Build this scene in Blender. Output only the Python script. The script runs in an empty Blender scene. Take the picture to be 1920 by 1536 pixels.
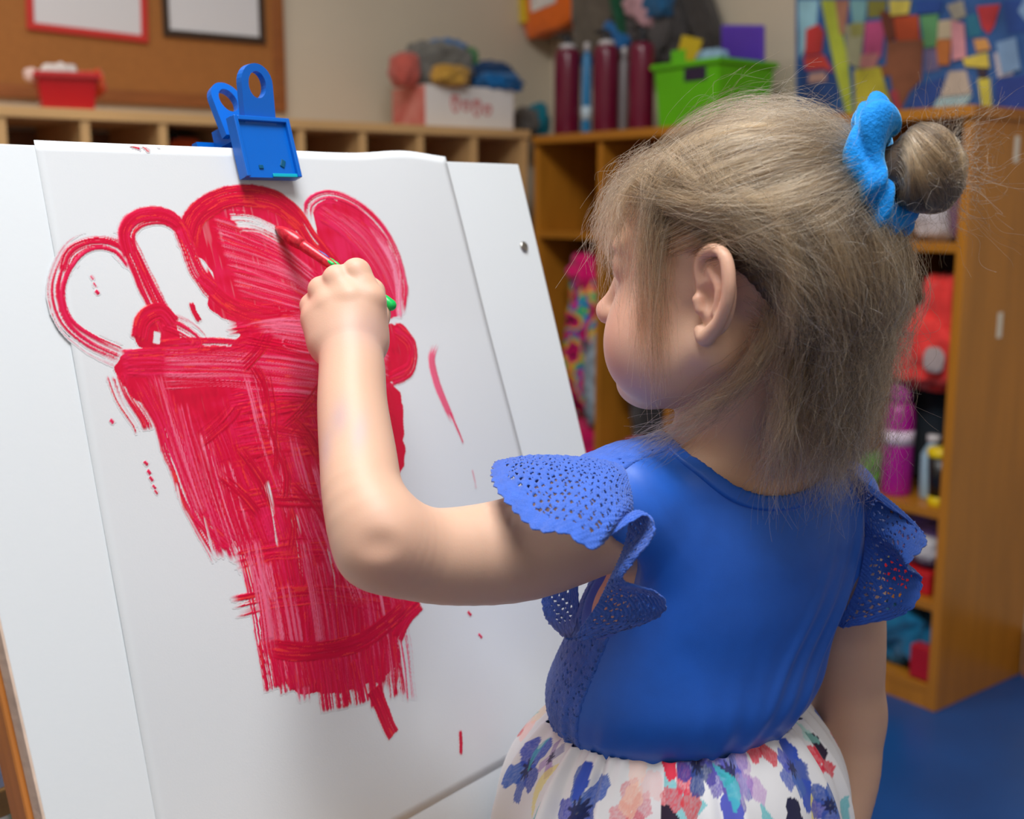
import bpy, bmesh, math, random
import numpy as np
from mathutils import Vector, Matrix, noise

# ------------------------------------------------------------------ camera
SC = bpy.context.scene
COL = SC.collection
F_PX, CX, CY = 2200.0, 960.0, 768.0
PITCH = math.atan(388 / 2200)
CAM = np.array([0.0, 0.0, 1.0])
FW = np.array([0, math.cos(PITCH), -math.sin(PITCH)])
UPV = np.array([0, math.sin(PITCH), math.cos(PITCH)])
RT = np.array([1.0, 0, 0])
cd = bpy.data.cameras.new('camera')
cam = bpy.data.objects.new('camera', cd); COL.objects.link(cam)
cam.location = CAM; cam.rotation_euler = (math.pi / 2 - PITCH, 0, 0)
cd.sensor_width = 36; cd.lens = F_PX / 1920 * 36
cd.clip_start = 0.02
cd.dof.use_dof = True; cd.dof.focus_distance = 0.80; cd.dof.aperture_fstop = 5.6
SC.camera = cam

# ------------------------------------------------------------------ light and exposure
W = bpy.data.worlds.new('world'); SC.world = W; W.use_nodes = True
W.node_tree.nodes['Background'].inputs[0].default_value = (0.75, 0.85, 1.0, 1)
W.node_tree.nodes['Background'].inputs[1].default_value = 0.3
SC.view_settings.view_transform = 'Standard'
SC.view_settings.look = 'None'
SC.view_settings.gamma = 1.0
SC.view_settings.exposure = 0.0

def area(name, loc, size, power, color, target=None):
    ld = bpy.data.lights.new(name, 'AREA'); ld.shape = 'RECTANGLE'
    ld.size, ld.size_y = size; ld.energy = power; ld.color = color
    o = bpy.data.objects.new(name, ld); COL.objects.link(o); o.location = loc
    if target is not None:
        o.rotation_euler = (Vector(target) - Vector(loc)).to_track_quat('-Z', 'Y').to_euler()
    return o

# area lights added under the ceiling without fixtures; nearest is above and behind the painter
area('added_overhead_light', (-0.05, 0.40, 2.50), (0.9, 0.9), 50, (0.97, 0.985, 1.0))  # stands in for flash bounced off the ceiling
area('added_overhead_light', (0.8, -1.0, 2.50), (1.1, 0.6), 6, (1.0, 0.98, 0.95))  # added weak fill from behind the camera
area('added_overhead_light', (-0.9, 1.6, 2.50), (1.1, 0.6), 14, (1.0, 0.96, 0.90))  # added fill to brighten the background walls

# ------------------------------------------------------------------ helpers
def P(x, y, d):
    """photo pixel + distance along the viewing axis -> point in the room"""
    return CAM + d * (FW + RT * (x - CX) / F_PX - UPV * (y - CY) / F_PX)
def hit(x, y, q, n):
    r = FW + RT * (x - CX) / F_PX - UPV * (y - CY) / F_PX
    return CAM + r * (np.dot(np.asarray(q) - CAM, n) / np.dot(r, n))
def tag(o, label=None, cat=None, group=None, kind=None):
    if label: o['label'] = label
    if cat: o['category'] = cat
    if group: o['group'] = group
    if kind: o['kind'] = kind
    return o
def empty(name, loc=(0, 0, 0), rz=0, label=None, cat=None, group=None):
    o = bpy.data.objects.new(name, None); COL.objects.link(o)
    o.location = loc; o.rotation_euler = (0, 0, rz); o.empty_display_size = 0.02
    return tag(o, label, cat, group)
def link(name, me, mat=None, parent=None):
    o = bpy.data.objects.new(name, me); COL.objects.link(o)
    if mat is not None and not me.materials: me.materials.append(mat)
    if parent is not None: o.parent = parent
    return o
def pymesh(name, verts, faces, mat=None, parent=None, smooth=False):
    me = bpy.data.meshes.new(name)
    me.from_pydata([tuple(map(float, v)) for v in verts], [], [tuple(map(int, f)) for f in faces])
    if smooth: me.polygons.foreach_set('use_smooth', [True] * len(me.polygons))
    me.update()
    return link(name, me, mat, parent)
def npmesh(name, V, Q, mat=None, parent=None, smooth=True):
    """numpy vertices (n,3) and quads/tris (m,k)"""
    me = bpy.data.meshes.new(name)
    V = np.ascontiguousarray(V, np.float32); Q = np.ascontiguousarray(Q, np.int32)
    m, k = Q.shape
    me.vertices.add(len(V)); me.vertices.foreach_set('co', V.ravel())
    me.loops.add(m * k); me.loops.foreach_set('vertex_index', Q.ravel())
    me.polygons.add(m)
    me.polygons.foreach_set('loop_start', np.arange(0, m * k, k, dtype=np.int32))
    me.polygons.foreach_set('use_smooth', np.full(m, smooth))
    me.update(calc_edges=True); me.validate()
    return link(name, me, mat, parent)
def vcol(o, rgb, name='tint'):
    """per-vertex colour attribute"""
    at = o.data.attributes.new(name, 'FLOAT_COLOR', 'POINT')
    c = np.ones((len(o.data.vertices), 4), np.float32); c[:, :3] = rgb
    at.data.foreach_set('color', c.ravel())
def box(name, size, center, mat, parent=None, bevel=0.0, rot=None):
    bm = bmesh.new(); bmesh.ops.create_cube(bm, size=1)
    bmesh.ops.scale(bm, vec=Vector(size), verts=bm.verts)
    if bevel: bmesh.ops.bevel(bm, geom=bm.edges[:], offset=bevel, segments=2, affect='EDGES', profile=0.5)
    me = bpy.data.meshes.new(name); bm.to_mesh(me); bm.free()
    o = link(name, me, mat, parent); o.location = center
    if rot is not None: o.rotation_euler = rot
    return o
def lathe(name, prof, mat, parent=None, seg=28, loc=(0, 0, 0), sx=1, sy=1):
    vs, fs = [], []
    for r, z in prof:
        for k in range(seg):
            t = 2 * math.pi * k / seg; vs.append((r * sx * math.cos(t), r * sy * math.sin(t), z))
    for i in range(len(prof) - 1):
        for k in range(seg):
            k2 = (k + 1) % seg
            fs.append((i * seg + k, i * seg + k2, (i + 1) * seg + k2, (i + 1) * seg + k))
    fs.append(tuple(range(seg - 1, -1, -1))); fs.append(tuple((len(prof) - 1) * seg + k for k in range(seg)))
    o = pymesh(name, vs, fs, mat, parent, True); o.location = loc
    return o
def plate(name, pts, n, th, mat, parent=None):
    """polygon of points in one plane given a thickness along n"""
    pts = [np.asarray(p, float) for p in pts]; k = len(pts); n = np.asarray(n)
    vs = [p + n * th for p in pts] + [p - n * 0.0002 for p in pts]
    fs = [tuple(range(k)), tuple(range(2 * k - 1, k - 1, -1))] + [(i, i + k, (i + 1) % k + k, (i + 1) % k) for i in range(k)]
    me = bpy.data.meshes.new(name); me.from_pydata([tuple(v) for v in vs], [], fs)
    bm = bmesh.new(); bm.from_mesh(me); bmesh.ops.recalc_face_normals(bm, faces=bm.faces); bm.to_mesh(me); bm.free()
    return link(name, me, mat, parent)
def catmull(pts, n, closed=False):
    pts = np.asarray(pts, float); m = len(pts)
    T = np.linspace(0, m if closed else m - 1, n, endpoint=not closed)
    i = np.minimum(T.astype(int), (m - 1) if closed else (m - 2)); t = (T - i)[:, None]
    g = (lambda j: pts[j % m]) if closed else (lambda j: pts[np.clip(j, 0, m - 1)])
    a, b, c, d = g(i - 1), g(i), g(i + 1), g(i + 2)
    return 0.5 * (2 * b + (c - a) * t + (2 * a - 5 * b + 4 * c - d) * t ** 2 + (3 * b - a - 3 * c + d) * t ** 3)
def tube(name, pts, r, mat, parent=None, seg=10, caps=True):
    pts = np.asarray(pts, float); n = len(pts); r = np.broadcast_to(np.asarray(r, float), (n,))
    tg = np.gradient(pts, axis=0); tg /= np.linalg.norm(tg, axis=1)[:, None] + 1e-12
    ref = np.array([0, 0, 1.0]) if abs(tg[0][2]) < 0.9 else np.array([1.0, 0, 0])
    u = np.cross(tg[0], ref); u /= np.linalg.norm(u)
    vs, fs = [], []
    for i in range(n):
        u = u - tg[i] * np.dot(u, tg[i]); u /= np.linalg.norm(u); v = np.cross(tg[i], u)
        for k in range(seg):
            t = 2 * math.pi * k / seg; vs.append(pts[i] + r[i] * (math.cos(t) * u + math.sin(t) * v))
    for i in range(n - 1):
        for k in range(seg):
            k2 = (k + 1) % seg; fs.append((i * seg + k, i * seg + k2, (i + 1) * seg + k2, (i + 1) * seg + k))
    if caps:
        fs.append(tuple(range(seg - 1, -1, -1))); fs.append(tuple((n - 1) * seg + k for k in range(seg)))
    return pymesh(name, vs, fs, mat, parent, True)
def lump(name, dims, mat, parent=None, loc=(0, 0, 0), rz=0, seed=0, amp=0.25, freq=2.2, flat=0.0, power=2.6):
    """a soft crumpled cloth bundle resting on z=0: folds are ridged noise running over it"""
    nu, nv = 56, 30; vs, fs = [], []; off = Vector((seed * 7.13, seed * 3.7, seed * 1.9))
    for j in range(nv + 1):
        ph = math.pi * j / nv - math.pi / 2
        for i in range(nu):
            t = 2 * math.pi * i / nu
            sg = lambda c: math.copysign(abs(c) ** (2 / power), c)
            d = Vector((sg(math.cos(ph)) * sg(math.cos(t)), sg(math.cos(ph)) * sg(math.sin(t)), sg(math.sin(ph))))
            q = d * freq + off
            k = 1 + amp * (noise.noise(q) * 0.9 + (0.5 - abs(noise.noise(q * 2.1 + Vector((3, 1, 2))))) * 0.8 - 0.2)
            v = Vector((d.x * dims[0] / 2 * k, d.y * dims[1] / 2 * k, (d.z * k + 1) * dims[2] / 2))
            v.z = max(v.z, flat * 0.0) if v.z < 0 else v.z
            vs.append(v)
    for j in range(nv):
        for i in range(nu):
            i2 = (i + 1) % nu; fs.append((j * nu + i, j * nu + i2, (j + 1) * nu + i2, (j + 1) * nu + i))
    o = pymesh(name, vs, fs, mat, parent, True); o.location = loc; o.rotation_euler = (0, 0, rz)
    return o

# ------------------------------------------------------------------ materials
def srgb(r, g, b):
    f = lambda c: (c / 255 / 12.92) if c <= 10 else ((c / 255 + 0.055) / 1.055) ** 2.4
    return (f(r), f(g), f(b))
MATS = {}
def mat(name, col, rough=0.6, var=0.0, scale=20, bump=0.0, bscale=None, sss=0.0, spec=0.5, sheen=0.0, metal=0.0, stretch=None, col2=None, emit=None):
    """principled material whose colour is varied by noise (grain, wear) and whose relief is a noise bump"""
    if name in MATS: return MATS[name]
    m = bpy.data.materials.new(name); m.use_nodes = True; nt = m.node_tree; N = nt.nodes; L = nt.links
    b = N['Principled BSDF']; b.inputs['Roughness'].default_value = rough
    b.inputs['Specular IOR Level'].default_value = spec; b.inputs['Metallic'].default_value = metal
    b.inputs['Sheen Weight'].default_value = sheen
    if sss: b.inputs['Subsurface Weight'].default_value = sss; b.inputs['Subsurface Radius'].default_value = (0.01, 0.004, 0.002); b.inputs['Subsurface Scale'].default_value = 1.0
    tc = N.new('ShaderNodeTexCoord'); mp = N.new('ShaderNodeMapping'); L.new(tc.outputs['Object'], mp.inputs[0])
    if stretch: mp.inputs['Scale'].default_value = stretch
    nz = N.new('ShaderNodeTexNoise'); nz.inputs['Scale'].default_value = scale; nz.inputs['Detail'].default_value = 5; L.new(mp.outputs[0], nz.inputs['Vector'])
    cr = N.new('ShaderNodeValToRGB'); L.new(nz.outputs[0], cr.inputs[0])
    c1 = tuple(max(0, c * (1 - var)) for c in col); c2 = col2 if col2 else tuple(min(1, c * (1 + var)) for c in col)
    cr.color_ramp.elements[0].position = 0.3; cr.color_ramp.elements[1].position = 0.7
    cr.color_ramp.elements[0].color = (*c1, 1); cr.color_ramp.elements[1].color = (*c2, 1)
    L.new(cr.outputs[0], b.inputs['Base Color'])
    if bump:
        n2 = N.new('ShaderNodeTexNoise'); n2.inputs['Scale'].default_value = bscale or scale * 4; n2.inputs['Detail'].default_value = 4; L.new(mp.outputs[0], n2.inputs['Vector'])
        bp = N.new('ShaderNodeBump'); bp.inputs['Strength'].default_value = bump; bp.inputs['Distance'].default_value = 0.002
        L.new(n2.outputs[0], bp.inputs['Height']); L.new(bp.outputs[0], b.inputs['Normal'])
    if emit: b.inputs['Emission Color'].default_value = (*col, 1); b.inputs['Emission Strength'].default_value = emit
    MATS[name] = m
    return m
def plastic(name, *c, rough=0.35): return mat(name, srgb(*c), rough, 0.06, 8)
def cloth(name, *c, var=0.18): return mat(name, srgb(*c), 0.9, var, 30, 0.5, 350, sheen=0.3, spec=0.2)

M_WALL = mat('cream wall paint', (0.66, 0.58, 0.45), 0.7, 0.03, 3, 0.15, 160)
M_WALL2 = M_WALL
M_CEIL = mat('white ceiling paint', (0.8, 0.8, 0.78), 0.8, 0.03, 4, 0.2, 60)
M_FLOOR = mat('blue vinyl floor', srgb(12, 72, 136), 0.35, 0.12, 6, 0.05, 80)
M_PINE = mat('pale pine', srgb(212, 168, 112), 0.5, 0.14, 5, 0.15, 30, stretch=(1, 14, 14))
M_PINEY = mat('pale pine upright', srgb(212, 168, 112), 0.5, 0.14, 5, 0.15, 30, stretch=(14, 14, 1))
M_BIRCH = mat('honey varnished plywood', srgb(180, 116, 34), 0.32, 0.13, 4, 0.08, 30, stretch=(9, 9, 1))
M_BIRCHH = mat('honey varnished plywood shelf', srgb(180, 116, 34), 0.35, 0.13, 4, 0.08, 30, stretch=(9, 1, 9))
M_CORK = mat('brown cork', srgb(168, 108, 52), 0.85, 0.05, 60, 0.5, 180)
M_OAK = mat('brown oak frame', srgb(150, 88, 40), 0.5, 0.15, 8, 0.1, 40, stretch=(1, 10, 10))
M_WHITE = mat('white laminate', (0.77, 0.81, 0.835), 0.35, 0.015, 3, 0.04, 400)
M_STEEL = mat('dull steel', (0.45, 0.43, 0.4), 0.35, 0.2, 60, 0.1, 200, metal=1.0)

# ------------------------------------------------------------------ the room
ZV = np.array([0, 0, 1.0])
TH = math.atan(2900 * math.cos(PITCH) / F_PX)
A = np.array([math.sin(TH), math.cos(TH), 0]); B = np.array([-A[1], A[0], 0])   # along the left wall (away) / along the right wall (away)
RZ = math.atan2(A[1], A[0])
P0 = hit(1752, 1337, (0, 0, 0), ZV)                  # near front foot of the locker unit, on the floor
DEP = 0.325                                          # depth of both furniture units
LEN = 1.285
CN = P0 + LEN * B                                    # where the two fronts meet
WC = CN + (DEP + 0.004) * A + (DEP + 0.004) * B                      # corner of the room
def R(x, y, z): return P0 + x * A + y * B + z * ZV    # locker coordinates: x depth, y along the right wall
# ------------------------------------------------------------------ room shell (its own axes A, B)
H = 2.55
room = (-3.6, 0.0, -3.4, 0.0)    # extents along A and B measured from the corner WC
def wallbox(name, a0, a1, b0, b1, z0, z1, m):
    c = WC + A * (a0 + a1) / 2 + B * (b0 + b1) / 2; c = np.array([c[0], c[1], (z0 + z1) / 2])
    o = box(name, (abs(a1 - a0), abs(b1 - b0), z1 - z0), c, m); o.rotation_euler = (0, 0, RZ)
    return tag(o, kind='structure')
wallbox('floor', -3.9, 0.1, -4.6, 0.1, -0.1, 0.0, M_FLOOR)
wallbox('ceiling', -3.9, 0.1, -4.6, 0.1, H, H + 0.1, M_CEIL)
wallbox('wall_left', -3.9, 0.1, 0.0, 0.1, 0, H, M_WALL)
wallbox('wall_right', 0.0, 0.1, -4.6, 0.0, 0, H, M_WALL)
wallbox('wall_back', -3.9, 0.0, -4.6, -4.5, 0, H, M_WALL)
wallbox('wall_side', -3.9, -3.8, -4.5, 0.0, 0, H, M_WALL)
bb = wallbox('baseboard_right', -0.016, 0.0, -4.5, -LEN - DEP - 0.012, 0, 0.10, M_OAK)

# ------------------------------------------------------------------ the pine cubby unit along the left wall
LU = empty('cubby_unit', CN - A * 0.012, RZ, 'long pale pine cubby unit below the cork board', 'cubby')
LL, ZT = 2.75, 1.19
box('top_board', (LL + 0.01, DEP, 0.022), (-LL / 2, DEP / 2, ZT - 0.011), M_PINE, LU, 0.002)
box('bottom_board', (LL, DEP, 0.02), (-LL / 2, DEP / 2, 0.07), M_PINE, LU)
box('plinth', (LL, 0.018, 0.06), (-LL / 2, 0.03, 0.03), M_PINE, LU)
box('back_panel', (LL, 0.008, ZT - 0.03), (-LL / 2, DEP - 0.005, (ZT - 0.03) / 2), mat('brown hardboard', srgb(118, 78, 44), 0.6, 0.12, 5), LU)
sh = [0.90]
for zz in sh: box('shelf', (LL, DEP - 0.012, 0.016), (-LL / 2, DEP / 2, zz), M_PINE, LU)
d0 = box('divider', (0.019, DEP - 0.01, ZT - 0.105), (-0.012, DEP / 2, (ZT + 0.06) / 2), M_PINEY, LU)
for k in range(1, 17):
    d = d0.copy(); COL.objects.link(d); d.location.x = -0.012 - k * 0.1655 if k < 16 else -LL + 0.01
def inL(x, y, z): return LU.location + Vector(tuple(A * x + B * y)) + Vector((0, 0, z))
# white name cards slotted at the back of two cubbies
for k, xx in enumerate((-1.39, -1.155)):
    c = box('paper_card', (0.075, 0.003, 0.15), inL(xx + (0.0 if k else 0.02), 0.28, 1.05), mat('cream card', (0.72, 0.68, 0.58), 0.8, 0.04), None, 0.0005, (0, 0, RZ))
    c.location = inL(xx, DEP - 0.013, 0.985)
    tag(c, ['cream card at the back of the leftmost cubby in view', 'cream card at the back of the cubby below the red bin'][k], 'card')
bp = empty('small_backpack', inL(-0.925, 0.20, 0.908), RZ, 'black backpack with an orange flap inside a cubby left of the blue clip', 'backpack')
lump('bag_body', (0.135, 0.18, 0.252), cloth('black nylon', 16, 16, 20), bp, seed=3, amp=0.12)
lump('flap', (0.085, 0.05, 0.06), cloth('orange nylon', 225, 90, 30), bp, (0.01, -0.092, 0.175), seed=4, amp=0.12)

# ------------------------------------------------------------------ the honey plywood lockers along the right wall
RU = empty('locker_unit', P0, RZ, 'honey coloured plywood locker unit behind the girl with open bays', 'lockers')
ZR = 1.175
box('top_board', (DEP + 0.012, LEN - 0.002, 0.022), (DEP / 2 - 0.004, LEN / 2 - 0.006, ZR - 0.011), M_BIRCHH, RU, 0.003)
box('back_panel', (0.008, LEN - 0.02, ZR - 0.03), (DEP - 0.006, LEN / 2 - 0.008, (ZR - 0.03) / 2), mat('shade darkened hardboard', srgb(66, 40, 27), 0.6, 0.12, 5), RU)  # hardboard brown, darkened further in colour to stand for shade inside the bays
sp = box('side_panel', (DEP, 0.02, ZR - 0.022), (DEP / 2, 0.01, (ZR - 0.022) / 2), M_BIRCH, RU, 0.002)
for xx, zz in ((0.152, 1.10), (0.137, 0.765)):
    box('label_strip', (0.016, 0.0012, 0.05), (xx, -0.0005, zz), mat('masking tape', (0.75, 0.7, 0.58), 0.8), RU)
w5 = (LEN - 0.01) / 5
for k in range(1, 6):
    box('divider', (DEP - 0.012, 0.018, ZR - 0.022), (DEP / 2 - 0.004, k * w5, (ZR - 0.022) / 2), M_BIRCH, RU, 0.002)
for k in range(5):
    y0, y1 = k * w5 + (0.02 if k == 0 else 0.009), (k + 1) * w5 - 0.009
    lv = (0.925, 0.41, 0.222, 0.05) if k == 0 else (0.925, 0.30, 0.05)
    for zz in lv: box('shelf', (DEP - 0.014, y1 - y0, 0.018), (DEP / 2 - 0.004, (y0 + y1) / 2, zz - 0.009), M_BIRCHH, RU, 0.001)
    box('plinth', (0.016, y1 - y0, 0.034), (0.012, (y0 + y1) / 2, 0.017), M_BIRCH, RU)

# ------------------------------------------------------------------ cork board and notices on the left wall
LWQ, LWN = WC, -B
def onL(px, py, off=0.0): return hit(px, py, LWQ - B * off, LWN)
c_br = onL(532, 210)
cb = empty('cork_board', c_br - A * 1.0, RZ, 'brown framed cork notice board on the left wall', 'notice board')
CW, CH = 1.75, 0.9
def cbx(x, z): return (1.0 + x, 0, z)    # measured from the lower right corner
box('cork_panel', (CW, 0.010, CH), (1.0 - CW / 2, -0.006, CH / 2), M_CORK, cb)
for nm, sz, cc in (('frame_rail', (CW, 0.018, 0.03), (1.0 - CW / 2, -0.0095, 0.015)), ('frame_rail', (CW, 0.018, 0.03), (1.0 - CW / 2, -0.0095, CH - 0.015)),
                   ('frame_stile', (0.03, 0.018, CH - 0.06), (0.985, -0.0095, CH / 2)), ('frame_stile', (0.03, 0.018, CH - 0.06), (1.015 - CW, -0.0095, CH / 2))):
    box(nm, sz, cc, M_OAK, cb, 0.002)
def text_mat():
    m = mat('printed sheet', (0.74, 0.74, 0.76), 0.7); nt = m.node_tree; N = nt.nodes; L = nt.links
    tc = N.new('ShaderNodeTexCoord'); br = N.new('ShaderNodeTexBrick'); L.new(tc.outputs['Object'], br.inputs['Vector'])
    sep = N.new('ShaderNodeSeparateXYZ'); cmb = N.new('ShaderNodeCombineXYZ'); L.new(tc.outputs['Object'], sep.inputs[0]); L.new(sep.outputs[0], cmb.inputs[0]); L.new(sep.outputs[2], cmb.inputs[1]); L.new(cmb.outputs[0], br.inputs['Vector'])
    br.inputs['Scale'].default_value = 1.0; br.inputs['Brick Width'].default_value = 0.016; br.inputs['Row Height'].default_value = 0.009
    br.inputs['Mortar Size'].default_value = 0.0027; br.inputs['Mortar Smooth'].default_value = 0.2
    br.inputs['Color1'].default_value = (0.33, 0.33, 0.36, 1); br.inputs['Color2'].default_value = (0.5, 0.5, 0.52, 1); br.inputs['Mortar'].default_value = (0.76, 0.76, 0.78, 1)
    # print only in the upper block of the sheet
    gt = N.new('ShaderNodeMath'); gt.operation = 'GREATER_THAN'; gt.inputs[1].default_value = 0.045; L.new(sep.outputs[2], gt.inputs[0])
    ax = N.new('ShaderNodeMath'); ax.operation = 'ABSOLUTE'; L.new(sep.outputs[0], ax.inputs[0])
    lt = N.new('ShaderNodeMath'); lt.operation = 'LESS_THAN'; lt.inputs[1].default_value = 0.075; L.new(ax.outputs[0], lt.inputs[0])
    ml = N.new('ShaderNodeMath'); ml.operation = 'MULTIPLY'; L.new(gt.outputs[0], ml.inputs[0]); L.new(lt.outputs[0], ml.inputs[1])
    mx = N.new('ShaderNodeMix'); mx.data_type = 'RGBA'; mx.inputs[6].default_value = (0.76, 0.76, 0.78, 1); L.new(ml.outputs[0], mx.inputs[0]); L.new(br.outputs[0], mx.inputs[7])
    L.new(mx.outputs[2], N['Principled BSDF'].inputs['Base Color'])
    return m
M_TEXT = text_mat()
def notice(l, r, lab, fm, tilt):
    q = hit(*l, LWQ - B * 0.014, LWN); q2 = hit(*r, LWQ - B * 0.014, LWN); w = np.linalg.norm(q2 - q); h = 0.34
    c = (q + q2) / 2
    t = empty('framed_notice', c, RZ, lab, 'notice'); t.rotation_euler = (0, tilt, RZ)
    box('sheet', (w - 0.01, 0.003, h - 0.01), (0, 0, h / 2), M_TEXT, t)
    for nm, sz, cc in (('border', (w, 0.007, 0.016), (0, -0.002, 0.008)), ('border', (w, 0.007, 0.016), (0, -0.002, h - 0.008)), ('border', (0.016, 0.007, h - 0.032), (-w / 2 + 0.008, -0.002, h / 2)), ('border', (0.016, 0.007, h - 0.032), (w / 2 - 0.008, -0.002, h / 2))):
        box(nm, sz, cc, fm, t, 0.001)
notice((50, 58), (277, 78), 'printed notice in a red paper border on the cork board', plastic('red card border', 205, 52, 44, rough=0.7), 0.03)
notice((306, 70), (497, 81), 'printed notice in a dark brown frame on the cork board', plastic('dark frame', 62, 44, 30, rough=0.5), -0.005)

# ------------------------------------------------------------------ red bin on the pine unit
_t = hit(125, 195, CN + B * 0.12 + ZV * ZT, -B)
rb = empty('storage_bin', (_t[0], _t[1], ZT), RZ - 0.25, 'small red plastic bin on the pine cubby unit', 'bin')
def bin_mesh(name, w, d, h, taper, th, m, parent, rim=0.008, windows=None):
    """open-topped box with tapering walls, a floor and a turned-out rim"""
    out = [(w * (1 - taper), d * (1 - taper), 0), (w, d, h), (w + rim * 2, d + rim * 2, h), (w + rim * 2, d + rim * 2, h - rim * 1.5), (w + rim * 2 - 0.004, d + rim * 2 - 0.004, h - rim * 1.5)]
    rings = [(w * (1 - taper) - 2 * th, d * (1 - taper) - 2 * th, th), (w - 2 * th, d - 2 * th, h + 0.001), (w + 2 * rim, d + 2 * rim, h + 0.001), (w + 2 * rim, d + 2 * rim, h - 0.012), (w, d, h - 0.012), (w * (1 - taper), d * (1 - taper), 0)]
    bm = bmesh.new(); rr = []
    for x, y, z in rings: rr.append([bm.verts.new((sx * x / 2, sy * y / 2, z)) for sx, sy in ((-1, -1), (1, -1), (1, 1), (-1, 1))])
    for i in range(len(rr) - 1):
        for k in range(4): bm.faces.new((rr[i][k], rr[i][(k + 1) % 4], rr[i + 1][(k + 1) % 4], rr[i + 1][k]))
    bm.faces.new(rr[0][::-1]); bm.faces.new(rr[-1])
    bmesh.ops.recalc_face_normals(bm, faces=bm.faces)
    bmesh.ops.bevel(bm, geom=[e for e in bm.edges], offset=0.002, segments=2, affect='EDGES')
    me = bpy.data.meshes.new(name); bm.to_mesh(me); bm.free()
    return link(name, me, m, parent)
bin_mesh('bin_body', 0.115, 0.17, 0.075, 0.12, 0.003, plastic('red plastic', 190, 12, 20), rb)
o = lump('crumpled_paper', (0.075, 0.07, 0.055), cloth('white tissue', 225, 215, 210, var=0.05), None, tuple(Vector(rb.location) + Vector((-0.01, 0.0, 0.045))), seed=1)
tag(o, 'white crumpled tissue in the small red bin', 'tissue')
o = lump('cloth_scrap', (0.05, 0.05, 0.055), cloth('orange felt', 222, 84, 40), None, tuple(Vector(rb.location) + Vector((0.045, 0.03, 0.035))), seed=2, amp=0.4)
tag(o, 'orange felt scrap in the small red bin', 'fabric')
o = lump('foam_ball', (0.03, 0.03, 0.03), cloth('pinkish foam', 230, 200, 190, var=0.05), None, tuple(Vector(rb.location) + Vector((-0.055, -0.04, 0.058))), seed=5, amp=0.1)
tag(o, 'pale pink foam ball at the rim of the small red bin', 'ball')

# ------------------------------------------------------------------ white box and clothes on the pine unit
def topL(px, y): # point on the top of the pine unit seen at column px, y metres behind its front
    o_ = CN + B * y + ZV * ZT
    r = hit(px, 240, o_, -B); return np.array([r[0], r[1], ZT])
cbx_ = topL(850, 0.14)
bx = empty('cardboard_box', cbx_, RZ - 0.06, 'white cardboard box with red end and red lettering on the pine unit', 'box')
bw, bd, bh = 0.27, 0.17, 0.105
M_BOXW = mat('white cardboard', (0.78, 0.74, 0.70), 0.6, 0.03)
M_BOXR = mat('red printed cardboard', srgb(205, 92, 84), 0.6, 0.08, 14, col2=srgb(224, 150, 140))
box('front_panel', (bw, 0.004, bh), (0, -bd / 2, bh / 2), M_BOXW, bx); box('rear_panel', (bw, 0.004, bh), (0, bd / 2, bh / 2), M_BOXW, bx)
box('end_panel', (0.004, bd, bh), (-bw / 2, 0, bh / 2), M_BOXR, bx); box('end_panel', (0.004, bd, bh), (bw / 2, 0, bh / 2), M_BOXR, bx)
box('base_panel', (bw, bd, 0.004), (0, 0, 0.002), M_BOXW, bx); box('lid_panel', (bw, bd, 0.004), (0, 0, bh), M_BOXW, bx)
# looping red script on the front
M_REDINK = mat('red ink', srgb(200, 70, 70), 0.6)
for k in range(4):
    t = np.linspace(0, 2 * math.pi * 1.5, 40)
    pts = np.stack([-0.055 + k * 0.033 + 0.010 * t / 6 + 0.008 * np.cos(t), np.full(40, -bd / 2 - 0.0025), 0.062 - k * 0.004 + (0.020 if k in (0, 2) else 0.012) * np.sin(t)], 1)
    tube('script_stroke', pts, 0.0022, M_REDINK, bx, 6)
zb = ZT + bh
def pile(nm, px, y, z, dims, m, lab, cat, seed, rz=0.0, amp=0.3):
    c = topL(px, y); c[2] = z
    return tag(lump(nm, dims, m, None, tuple(c), RZ + rz, seed, amp), lab, cat)
pile('sweatshirt', 815, 0.15, zb - 0.002, (0.20, 0.15, 0.115), cloth('grey fleece', 112, 110, 104), 'grey fleece sweatshirt bundled on the white box', 'sweatshirt', 11)
pile('hat', 760, 0.12, zb - 0.003, (0.075, 0.08, 0.085), cloth('salmon knit', 190, 92, 80), 'salmon knit hat on the left end of the white box', 'hat', 12, amp=0.15)
pile('scarf', 845, 0.05, zb - 0.003, (0.10, 0.06, 0.055), cloth('mustard cloth', 190, 145, 60), 'mustard scarf at the front of the clothes on the white box', 'scarf', 13)
pile('jeans', 915, 0.15, zb - 0.004, (0.15, 0.13, 0.085), cloth('dark blue denim', 24, 62, 105), 'dark blue folded jeans beside the grey sweatshirt', 'jeans', 14)
pile('towel', 935, 0.08, zb - 0.005, (0.13, 0.09, 0.05), cloth('bright blue towel', 20, 100, 160), 'bright blue towel hanging over the right end of the white box', 'towel', 15)
pile('tee_shirt', 838, 0.17, zb + 0.078, (0.10, 0.09, 0.055), cloth('blue print cotton', 74, 120, 170), 'light blue tee shirt on top of the grey sweatshirt', 'tee shirt', 16)
pile('sock', 877, 0.17, zb + 0.062, (0.05, 0.06, 0.055), cloth('green sock', 84, 140, 90), 'green sock peeking from the top of the clothes pile', 'sock', 17)
pile('mitten', 1008, 0.20, ZT - 0.012, (0.06, 0.07, 0.10), cloth('teal fleece', 20, 130, 150), 'teal mitten between the white box and the maroon bottles', 'mitten', 18)
pile('glove', 985, 0.20, ZT, (0.06, 0.08, 0.075), cloth('grey glove', 118, 112, 106), 'grey glove beside the right end of the white box', 'glove', 19)

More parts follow.
